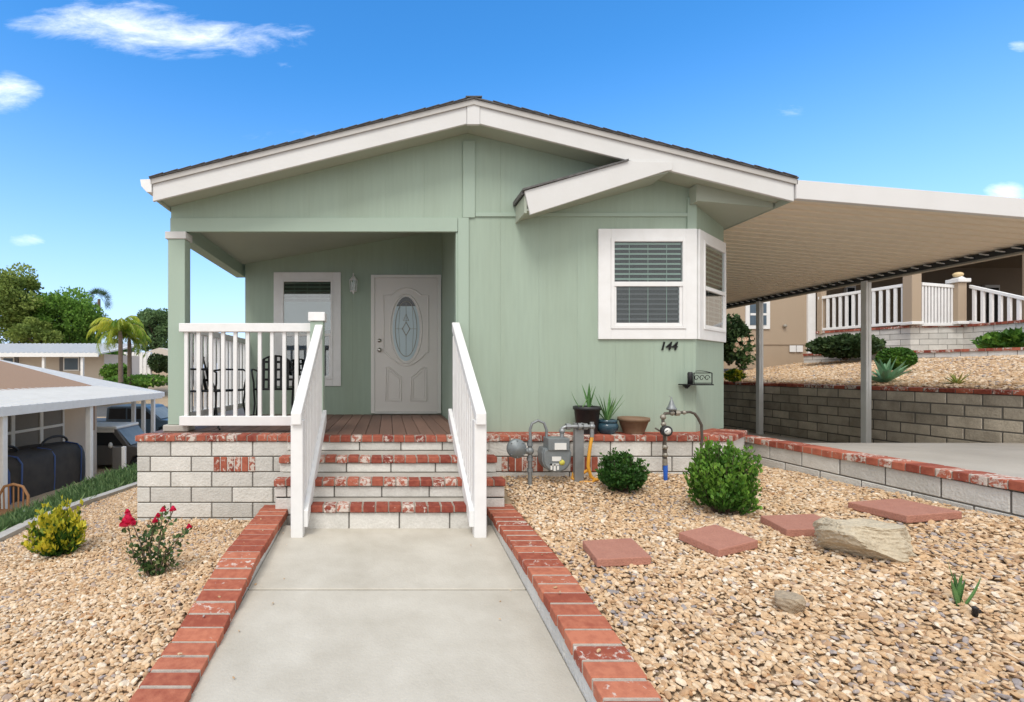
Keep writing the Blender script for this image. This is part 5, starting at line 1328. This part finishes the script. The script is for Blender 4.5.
m = MB(); m.tube([c+Vector((-.3, 0, .1)), c+Vector((-.32, 0, .75)), c+Vector((-.2, 0, .95)), c+Vector((0, 0, 1.0)), c+Vector((.2, 0, .95)), c+Vector((.32, 0, .75)), c+Vector((.3, 0, .1))], .03, 8)
for k in range(5): x = -.2+.1*k; m.tube([c+Vector((x, 0, .2)), c+Vector((x*1.1, 0, .95))], .016, 6)
m.build('backrest', 'wicker', t)
m = MB(); m.obox(c+Vector((0, -.25, .42)), (.3, 0, 0), (0, .28, 0), (0, 0, .03)); m.build('seat', 'wicker', t)
for sx in (-.27, .27):
    for sy in (-.48, 0): m = MB(); m.tube([c+Vector((sx, sy, 0)), c+Vector((sx, sy, .42))], .022, 6); m.build('leg', 'wicker', t)

# ---- vehicles
def vehicle(name, label, cat, x0, y0, z0, L, Wd, prof, glassp, body, wheels, roofm=None, wr=.36):
    """side profile in (x,z), extruded along y (width)"""
    t = thing(name, label, cat, (x0+L/2, y0+Wd/2, z0)); pr = [(x0+a, z0+b) for a, b in prof]
    m = MB(); m.prism(pr, y0, y0+Wd, 'Y', .5); m.build('body', body, t, bevel=.05, seg=3)
    for g in glassp:
        m = MB(); m.prism([(x0+a, z0+b) for a, b in g], y0-.012, y0+.01, 'Y', .5); m.build('side_window', 'dark_void', t)
    for wx in wheels:
        m = MB(); m.lathe([(.0, -.02), (wr*.6, -.02), (wr*.95, -.03), (wr, .03), (wr, .2), (wr*.95, .22), (0, .22)], (x0+wx, y0-.0, z0+wr), 24, 'Y'); w_ = m.build('tyre', 'rubber', t)
        m = MB(); m.lathe([(.0, -.045), (wr*.25, -.045), (wr*.5, -.03), (wr*.55, -.022)], (x0+wx, y0, z0+wr), 16, 'Y'); m.build('rim', 'chrome', w_)
    return t, x0, y0, z0
prof = [(0,.45),(0,1.15),(.35,1.2),(.5,1.88),(.65,1.92),(2.35,1.92),(2.5,1.86),(2.98,1.2),(4.0,1.08),(4.1,.95),(4.1,.45),(3.75,.42),(3.65,.75),(3.4,.85),(3.1,.75),(2.98,.42),(1.2,.42),(1.1,.75),(.85,.85),(.6,.75),(.5,.42)]
t, x0, y0, z0 = vehicle('parked_truck', 'old dark off-road vehicle with cream roof parked beyond the patio cover', 'truck', -13.35, 20.0, -2.90, 4.1, 1.75, prof,
    [[(.6,1.22),(.7,1.72),(1.45,1.74),(1.45,1.22)], [(1.55,1.22),(1.55,1.74),(2.33,1.74),(2.75,1.22)]], 'car_dark', [.85, 3.35])
m = MB(); m.box(x0+.45, x0+2.5, y0-.04, y0+1.79, z0+1.86, z0+1.98, .5); m.build('roof', 'car_cream', t, bevel=.04, seg=3)
m = MB(); m.hexa([(x0+2.50,y0+.08,z0+1.80),(x0+3.0,y0+.08,z0+1.215),(x0+3.0,y0+1.67,z0+1.215),(x0+2.50,y0+1.67,z0+1.80),(x0+2.53,y0+.08,z0+1.83),(x0+3.03,y0+.08,z0+1.235),(x0+3.03,y0+1.67,z0+1.235),(x0+2.53,y0+1.67,z0+1.83)], .5); m.build('windshield', 'car_glass', t)
m = MB(); m.box(x0+1.50, x0+1.54, y0-.03, y0, z0+1.2, z0+1.78, .5); m.box(x0+.5, x0+2.4, y0-.025, y0, z0+1.74, z0+1.86, .5); m.build('window_frame', 'car_cream', t)
m = MB(); m.ball((x0+2.35, y0-.18, z0+1.25), (.07, .1, .12), 10, 8); m.tube([(x0+2.4, y0, z0+1.15), (x0+2.35, y0-.15, z0+1.2)], .02, 6); m.build('side_mirror', 'car_cream', t)
m = MB(); m.box(x0+4.10, x0+4.25, y0-.02, y0+1.77, z0+.45, z0+.62, .5); m.build('bumper', 'chrome', t, bevel=.02)
prof = [(0,.5),(0,1.12),(2.0,1.15),(2.05,1.80),(2.25,1.88),(3.8,1.88),(4.0,1.84),(4.65,1.22),(5.6,1.10),(5.75,.95),(5.78,.5),(5.3,.45),(5.2,.8),(4.9,.9),(4.6,.8),(4.5,.45),(1.6,.45),(1.5,.8),(1.2,.9),(.9,.8),(.8,.45)]
t, x0, y0, z0 = vehicle('pickup_truck', 'dark blue pickup truck parked behind the old off-road vehicle', 'pickup', -15.9, 24.6, -2.3, 5.8, 1.9, prof,
    [[(2.15,1.24),(2.2,1.76),(3.0,1.77),(3.0,1.24)], [(3.08,1.24),(3.08,1.77),(3.9,1.74),(4.45,1.24)]], 'car_blue', [1.2, 4.9], wr=.4)
m = MB(); m.hexa([(x0+3.98,y0+.08,z0+1.79),(x0+4.66,y0+.08,z0+1.235),(x0+4.66,y0+1.8,z0+1.235),(x0+3.98,y0+1.8,z0+1.79),(x0+4.01,y0+.08,z0+1.82),(x0+4.69,y0+.08,z0+1.25),(x0+4.69,y0+1.8,z0+1.25),(x0+4.01,y0+1.8,z0+1.82)], .5); m.build('windshield', 'car_glass', t)
m = MB(); m.box(x0+5.78, x0+5.9, y0, y0+1.9, z0+.5, z0+.7, .5); m.build('bumper', 'chrome', t, bevel=.02)
m = MB(); m.ball((x0+5.72, y0+.1, z0+.95), (.1, .14, .1), 10, 6); m.build('headlight', 'paper', t)
t = thing('gate_post', 'short dark gate panel with white post beside the parked off-road vehicle', 'gate', (PX(120, 15.5), 15.5, -1.95))
m = MB(); a, b = P(113, 472, 15.5), P(122, 447, 15.5); m.box(a.x, b.x, 15.47, 15.53, -1.95, b.z, .5); m.build('panel', 'car_dark', t)
m = MB(); a, b = P(122.3, 472, 15.5), P(125.5, 446.5, 15.5); m.box(a.x, b.x, 15.44, 15.56, -1.95, b.z, .5); m.build('post', 'white_paint', t, bevel=.01)

# ---- street and distance
m = MB(); m.hexa([(-60,27.5,-1.92),(-3,27.5,-1.92),(-3,31,-.95),(-60,31,-.95),(-60,27.5,-1.85),(-3,27.5,-1.85),(-3,31,-.88),(-60,31,-.88)], .5)
struct(m.build('road', 'asphalt'))
W2 = thing('white_roof_house', 'distant beige house with long white ribbed roof below the trees', 'house', (-26, 40, 0))
m = MB(); m.box(-31.5, PX(104, 38.5), 38.5, 44, -.2, PZ(354, 38.5), .5); m.build('wall', 'pale_siding', W2)
m = MB(); zA, zB = PZ(355, 37), PZ(345, 41.5); xe = PX(102, 37)
m.hexa([(-33,36.6,zA),(xe,36.6,zA),(xe+.6,42,zB),(-33,42,zB),(-33,36.6,zA+.12),(xe,36.6,zA+.12),(xe+.6,42,zB+.12),(-33,42,zB+.12)], .5)
x = -33
while x < xe-.2: m.bar((x+.1, 36.55, zA+.14), (x+.35, 42, zB+.14), .12, .07); x += .38
m.build('roof', 'white_metal', W2)
m = MB(); m.box(-33, xe, 36.5, 36.59, zA-.15, zA+.13, .5); m.build('fascia', 'white_paint', W2)
for u in (44, 82.5, 1):
    m = MB(); x = PX(u, 36.8); m.box(x-.09, x+.09, 36.7, 36.88, -.1, zA-.02, .5); m.build('post', 'white_paint', W2)
for (u0, u1) in ((63, 79), (2, 14)):
    a, b = P(u0, 371, 38.4), P(u1, 357, 38.4)
    m = MB(); m.box(a.x, b.x, 38.42, 38.49, a.z, b.z, .5); f = m.build('window', 'white_paint', W2)
    m = MB(); m.box(a.x+.1, b.x-.1, 38.40, 38.419, a.z+.1, b.z-.1, .5); m.build('pane', 'car_blue', f)
    for (p, q_) in ((a.x-.30, a.x-.02), (b.x+.02, b.x+.30)):
        m = MB(); m.box(p, q_, 38.43, 38.49, a.z, b.z, .5); m.build('shutter', 'car_dark', f)
m = MB(); a = P(117, 369, 52); b = P(150, 353, 52); m.box(a.x, b.x, 52, 52.2, -.2, b.z, .5)
for k in range(9): x = a.x+(b.x-a.x)*k/8; m.box(x-.1, x+.1, 51.9, 52.3, -.2, b.z+.1, .5)
tag(m.build('privacy_fence', 'white_paint'), 'white solid fence far behind the queen palm trunks', 'fence')
F3 = thing('far_house', 'small distant beige house with pale roof right of the palm trunks', 'house', (PX(152, 56), 56, 0))
m = MB(); a = P(146, 372, 55); b = P(176, 356, 55); m.box(a.x, b.x, 55, 60, -.2, b.z, .5); m.build('wall', 'beige_wall', F3)
m = MB(); m.prism([(a.x-.4, b.z), (b.x+.5, b.z), (b.x+.5, b.z+.25), ((a.x+b.x)/2, b.z+.9), (a.x-.4, b.z+.25)], 54.6, 60.4); m.build('roof', 'pale_siding', F3)
def tree(name, label, u, vtop, vbot, rpx, Y, n, leaf, mname, seed, zg=.1, amp=.25, group=None, squash=1., nclump=26, trunk=.2, lift=.0):
    """crown built of many leaf clumps on limbs"""
    X = PX(u, Y); zt_ = PZ(vtop, Y); zb_ = PZ(vbot, Y); rx = rpx*Y/F; rz = (zt_-zb_)/2; cz_ = (zt_+zb_)/2
    t = thing(name, label, 'tree', (X, Y, zg), group); r = np.random.default_rng(seed)
    m = MB(); m.tube([(X, Y, zg-.3), (X+.1, Y, zg+(cz_-zg)*.5), (X, Y, cz_+rz*.3)], [trunk, trunk*.8, trunk*.3], 8)
    cl = []
    for i in range(nclump):
        d = r.normal(0, 1, 3); d /= np.linalg.norm(d); q_ = np.array([X, Y, cz_])+d*np.array([rx, rx, rz])*r.uniform(.45, .86); cr = r.uniform(.22, .40)*min(rx, rz)*1.15; cl.append((q_, cr, d))
        if i % 2 == 0: m.tube([(X, Y, cz_-rz*.4), tuple((q_+np.array([X, Y, cz_]))/2), tuple(q_)], [trunk*.4, trunk*.25, trunk*.08], 5)
    m.build('trunk', 'bark', t)
    pp, nn_, rr_ = [], [], []
    for (q_, cr, d) in cl:
        k = int(n/nclump); e = r.normal(0, 1, (k, 3)); e /= np.linalg.norm(e, axis=1)[:, None]
        pos = q_+e*(cr*r.uniform(.55, 1.08, k))[:, None]*np.array([1.15, 1.15, .85]); pp.append(pos); nn_.append(e+np.array([0, 0, .4])); rr_.append(np.clip(.5+r.normal(0, .12)+r.normal(0, .2, k), 0, 1))
    V, Fc, q2 = leaf_arrays(np.concatenate(pp), np.concatenate(nn_), leaf*r.uniform(.7, 1.3, sum(map(len, pp))), np.concatenate(rr_), 1.5)
    fast('crown', V, Fc, q2, mname, t); return t
tree('pine_tree', 'tall olive-green pine at the left edge behind the white-roofed house', 14, 263, 352, 26, 52, 15000, .21, 'leaf_pine', 61, amp=.3, nclump=44)
tree('round_tree', 'broad bright green tree between the pine and the fan palm', 66, 288, 352, 35, 54, 16000, .20, 'leaf_tree', 62, nclump=50)
tree('round_tree', 'small dark tree low between the pine and the bright green tree', 36, 318, 356, 20, 50, 6000, .20, 'leaf_pine', 63, nclump=20)
tree('broad_tree', 'dark blue-green tree behind the porch post, right of the queen palm', 156, 306, 356, 20, 62, 8000, .24, 'leaf_far', 64, nclump=30)
tree('broad_tree', 'distant dark tree seen through the porch railing', 205, 330, 366, 30, 66, 5000, .34, 'leaf_far', 65, nclump=30)
tree('broad_tree', 'distant low tree line tree at the rear left of the palms', 118, 338, 366, 18, 70, 3000, .34, 'leaf_far', 66, nclump=20)
for (u, v, rx, rz, Yq, mn, lab, sd) in ((158, 372, 1.1, 1.0, 52, 'leaf_dark', 'rounded dark hedge ball beside the small far house', 71), (170, 372, 1.0, .95, 53, 'leaf_dark', 'rounded dark hedge ball partly behind the porch post', 72),
        (140, 386, 2.6, .45, 35, 'leaf_tree', 'low green shrub on the bank under the queen palm', 73), (116, 380, 1.0, .7, 37, 'leaf_tree', 'green shrub on the bank left of the palm trunks', 74), (113, 372, .9, 1.1, 44, 'leaf_box_light', 'upright green shrub at the end of the white-roofed house', 75), (100, 392, 1.5, .35, 31.5, 'leaf_dark', 'dark low shrub by the road behind the vehicles', 76)):
    X = PX(u, Yq); bush('bank_shrub', lab, 'shrub', (X, Yq, PZ(v, Yq)-.1), rx, rx*.7, rz, 1500, .17, mn, sd, None, .12)
# palms
def queen_palm(label, u, vc, vb, Y, nf, L, seed, yel=0.):
    X = PX(u, Y); zc_ = PZ(vc, Y); zb_ = PZ(vb, Y); t = thing('queen_palm', label, 'palm', (X, Y, zb_)); r = random.Random(seed)
    m = MB(); m.tube([(X, Y, zb_-.3), (X+.05, Y, zb_+.3), (X+.03, Y, zc_-.4), (X, Y, zc_)], [.22, .16, .13, .10], 10); m.build('trunk', 'palm_bark', t)
    V = []; Fs = []; rn = []
    m = MB()
    for i in range(nf):
        a = i*2.399+r.uniform(-.2, .2); el = r.uniform(.2, 1.5); l = L*r.uniform(.8, 1.1); o = Vector((math.cos(a), math.sin(a), 0)); p = Vector((X, Y, zc_)); ang = el; path = [p.copy()]
        for k in range(12): ang -= .145+.02*k*.5; p = p+(o*math.cos(ang)+Vector((0,0,math.sin(ang))))*l/12; path.append(p.copy())
        m.tube(path, [.03-.002*k for k in range(13)], 4); base = min(1, max(0, r.gauss(.35, .2)+(yel if o.x < -.2 else 0)))
        for k in range(1, 12):
            for s_ in range(4):
                q_ = path[k].lerp(path[k+1], s_/4); d = (path[k+1]-path[k]).normalized(); sd = d.cross(Vector((0,0,1))).normalized()
                for sg in (-1, 1):
                    ll = .55*math.sin(math.pi*(k+.5)/13)**.6*L/2.3; tip = q_+sd*sg*ll*.55+d*ll*.35+Vector((0,0,-ll*r.uniform(.5, .95))); w = d*.020
                    b_ = len(V); V += [q_-w, q_+w, (q_+tip)/2+w*1.3+Vector((0,0,.04)), tip]; Fs.append((b_, b_+1, b_+2, b_+3)); rn.append(min(1, max(0, base+r.gauss(0, .12))))
    m.build('frond_rib', 'blade_straw', t); fast('frond', [tuple(v) for v in V], Fs, rn, 'frond', t); return t
queen_palm('taller queen palm with yellowing left fronds on the bank beyond the parked vehicles', 120, 331, 388, 33, 28, 2.4, 81, .35)
queen_palm('shorter queen palm close behind the right side of the yellowing one', 129, 338, 386, 34.5, 16, 1.9, 82, .1)
X, Y = PX(99, 64), 64; zc_ = PZ(299, 64); t = thing('fan_palm', 'tall fan palm whose small dark head rises above the bright green tree', 'palm', (X, Y, .1)); r = random.Random(9)
m = MB(); m.tube([(X, Y, -.2), (X, Y, zc_)], [.3, .18], 8); m.build('trunk', 'palm_bark', t)
V = []; Fs = []; rn = []
for i in range(26):
    a = i*2.399; el = r.uniform(-.7, 1.4); d = Vector((math.cos(a)*math.cos(el), math.sin(a)*math.cos(el), math.sin(el))); hub = Vector((X, Y, zc_))+d*.75; s1 = d.cross(Vector((r.uniform(-1,1), r.uniform(-1,1), r.uniform(-1,1)))).normalized()
    for k in range(11):
        f = (k-5)/5*1.3; dr = (d*math.cos(f)+s1*math.sin(f)).normalized(); tip = hub+dr*1.15+Vector((0,0,-.25)); w = s1*.04*math.cos(f)+d*.04*abs(math.sin(f)); b_ = len(V)
        V += [hub, (hub+tip)/2-w, tip, (hub+tip)/2+w]; Fs.append((b_, b_+1, b_+2, b_+3)); rn.append(r.random())
fast('crown', [tuple(v) for v in V], Fs, rn, 'fan_frond', t)

# ================================================================== WORLD, SUN, CAMERA
SUN_EL, SUN_AZ = R(52), R(205)
w = bpy.data.worlds.new('World'); SC.world = w; w.use_nodes = True; nt = w.node_tree; L = nt.links.new; bg = nt.nodes['Background']
sky = nd(nt, 'ShaderNodeTexSky', sky_type='NISHITA'); sky.sun_disc = False; sky.sun_elevation = SUN_EL; sky.sun_rotation = SUN_AZ; sky.air_density = 1.0; sky.dust_density = .6; sky.ozone_density = 2.0; sky.altitude = 300
hsv = nd(nt, 'ShaderNodeHueSaturation'); hsv.inputs['Saturation'].default_value = 1.36; hsv.inputs['Value'].default_value = 1.55
L(sky.outputs[0], hsv.inputs['Color'])
tc = nd(nt, 'ShaderNodeTexCoord'); sp = nd(nt, 'ShaderNodeSeparateXYZ'); L(tc.outputs['Generated'], sp.inputs[0])
def mth(op, a, b=None, c=None):
    n = nd(nt, 'ShaderNodeMath', operation=op)
    for i, x in enumerate((a, b, c)):
        if x is None: continue
        if isinstance(x, (int, float)): n.inputs[i].default_value = x
        else: L(x, n.inputs[i])
    return n.outputs[0]
ym = mth('MAXIMUM', sp.outputs['Y'], .001); ga = mth('DIVIDE', sp.outputs['X'], ym); gb = mth('DIVIDE', sp.outputs['Z'], ym)
cm = nd(nt, 'ShaderNodeCombineXYZ'); L(ga, cm.inputs[0]); L(gb, cm.inputs[1])
mp = nd(nt, 'ShaderNodeMapping'); mp.inputs['Scale'].default_value = (2.2, 7.5, 1); mp.inputs['Rotation'].default_value = (0, 0, R(-6)); L(cm.outputs[0], mp.inputs[0])
nz = nd(nt, 'ShaderNodeTexNoise'); nz.inputs['Scale'].default_value = 2.6; nz.inputs['Detail'].default_value = 10; nz.inputs['Roughness'].default_value = .68; nz.inputs['Distortion'].default_value = .35; L(mp.outputs[0], nz.inputs['Vector'])
tot = None
for (u, v, wu, wv, s_) in ((105, 22, 115, 28, 1.3), (190, 38, 130, 24, 1.1), (270, 32, 60, 12, .8), (40, 20, 50, 12, .9), (4, 94, 44, 26, 1.25), (24, 241, 26, 9, 1.25), (1008, 191, 28, 11, 1.5), (1020, 46, 16, 8, 1.0), (790, 108, 24, 20, .35), (285, 66, 14, 5, .4), (300, 140, 80, 14, .25)):
    a0, b0 = (u-388)/F, (372-v)/F
    da = mth('DIVIDE', mth('SUBTRACT', ga, a0), wu/F); db = mth('DIVIDE', mth('SUBTRACT', gb, b0), wv/F)
    q_ = mth('SUBTRACT', 1., mth('ADD', mth('MULTIPLY', da, da), mth('MULTIPLY', db, db))); q_ = mth('MULTIPLY', mth('MAXIMUM', q_, 0.), s_)
    tot = q_ if tot is None else mth('MAXIMUM', tot, q_)
cl = mth('SUBTRACT', mth('ADD', mth('MULTIPLY', nz.outputs['Fac'], 1.9), mth('MULTIPLY', tot, .60)), 1.16)
cl = mth('MULTIPLY', mth('MINIMUM', mth('MAXIMUM', mth('MULTIPLY', cl, .95), 0.), 1.), mth('MINIMUM', mth('MULTIPLY', tot, 3.), 1.))
cl = mth('MULTIPLY', mth('POWER', cl, 1.35), .93)
cl = mth('MULTIPLY', cl, mth('GREATER_THAN', sp.outputs['Y'], .01))
CLOUD = 9.5
mx = nd(nt, 'ShaderNodeMixRGB'); L(cl, mx.inputs[0]); L(hsv.outputs[0], mx.inputs[1]); mx.inputs[2].default_value = (CLOUD, CLOUD, CLOUD*1.02, 1)
# unseen cloud bank added behind the viewer and overhead for neutral, diffuse facade light
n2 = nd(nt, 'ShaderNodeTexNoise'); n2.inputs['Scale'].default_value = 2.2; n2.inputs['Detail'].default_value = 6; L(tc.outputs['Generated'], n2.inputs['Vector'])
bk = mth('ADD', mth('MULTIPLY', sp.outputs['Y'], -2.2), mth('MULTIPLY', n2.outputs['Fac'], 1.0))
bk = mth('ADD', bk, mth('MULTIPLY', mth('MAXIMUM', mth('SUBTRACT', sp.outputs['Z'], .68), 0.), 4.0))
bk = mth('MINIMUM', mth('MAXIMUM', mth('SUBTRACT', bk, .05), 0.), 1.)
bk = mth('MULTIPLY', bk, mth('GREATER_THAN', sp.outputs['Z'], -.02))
# hazy pale band near the horizon
hz = mth('POWER', mth('MINIMUM', mth('MAXIMUM', mth('SUBTRACT', 1., mth('MULTIPLY', sp.outputs['Z'], 1.9)), 0.), 1.), 1.8)
m3 = nd(nt, 'ShaderNodeMixRGB'); L(mth('MULTIPLY', hz, .97), m3.inputs[0]); L(hsv.outputs[0], m3.inputs[1]); m3.inputs[2].default_value = (3.25, 4.25, 6.6, 1)
L(m3.outputs[0], mx.inputs[1])
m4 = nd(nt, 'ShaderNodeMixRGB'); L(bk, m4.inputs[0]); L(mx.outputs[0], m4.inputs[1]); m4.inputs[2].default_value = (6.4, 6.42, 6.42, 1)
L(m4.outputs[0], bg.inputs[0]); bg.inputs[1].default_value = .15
sd = bpy.data.lights.new('sun', 'SUN'); sd.energy = 1.5; sd.angle = R(22); sd.color = (1, .965, .915)
so = bpy.data.objects.new('sun', sd); COL.objects.link(so)
sv = Vector((math.sin(SUN_AZ)*math.cos(SUN_EL), math.cos(SUN_AZ)*math.cos(SUN_EL), math.sin(SUN_EL)))
so.rotation_euler = sv.to_track_quat('Z', 'Y').to_euler(); so.location = (0, -5, 20)
cd = bpy.data.cameras.new('camera'); co = bpy.data.objects.new('camera', cd); COL.objects.link(co)
co.location = (0, 0, E); co.rotation_euler = (R(90), 0, 0); cd.sensor_width = 36; cd.lens = F*36/1024
cd.shift_x = (512-388)/1024; cd.shift_y = (372-351)/1024; cd.clip_end = 3000; cd.clip_start = .05
SC.camera = co
SC.view_settings.view_transform = 'Standard'; SC.view_settings.look = 'None'; SC.view_settings.exposure = 0.36; SC.view_settings.gamma = 1
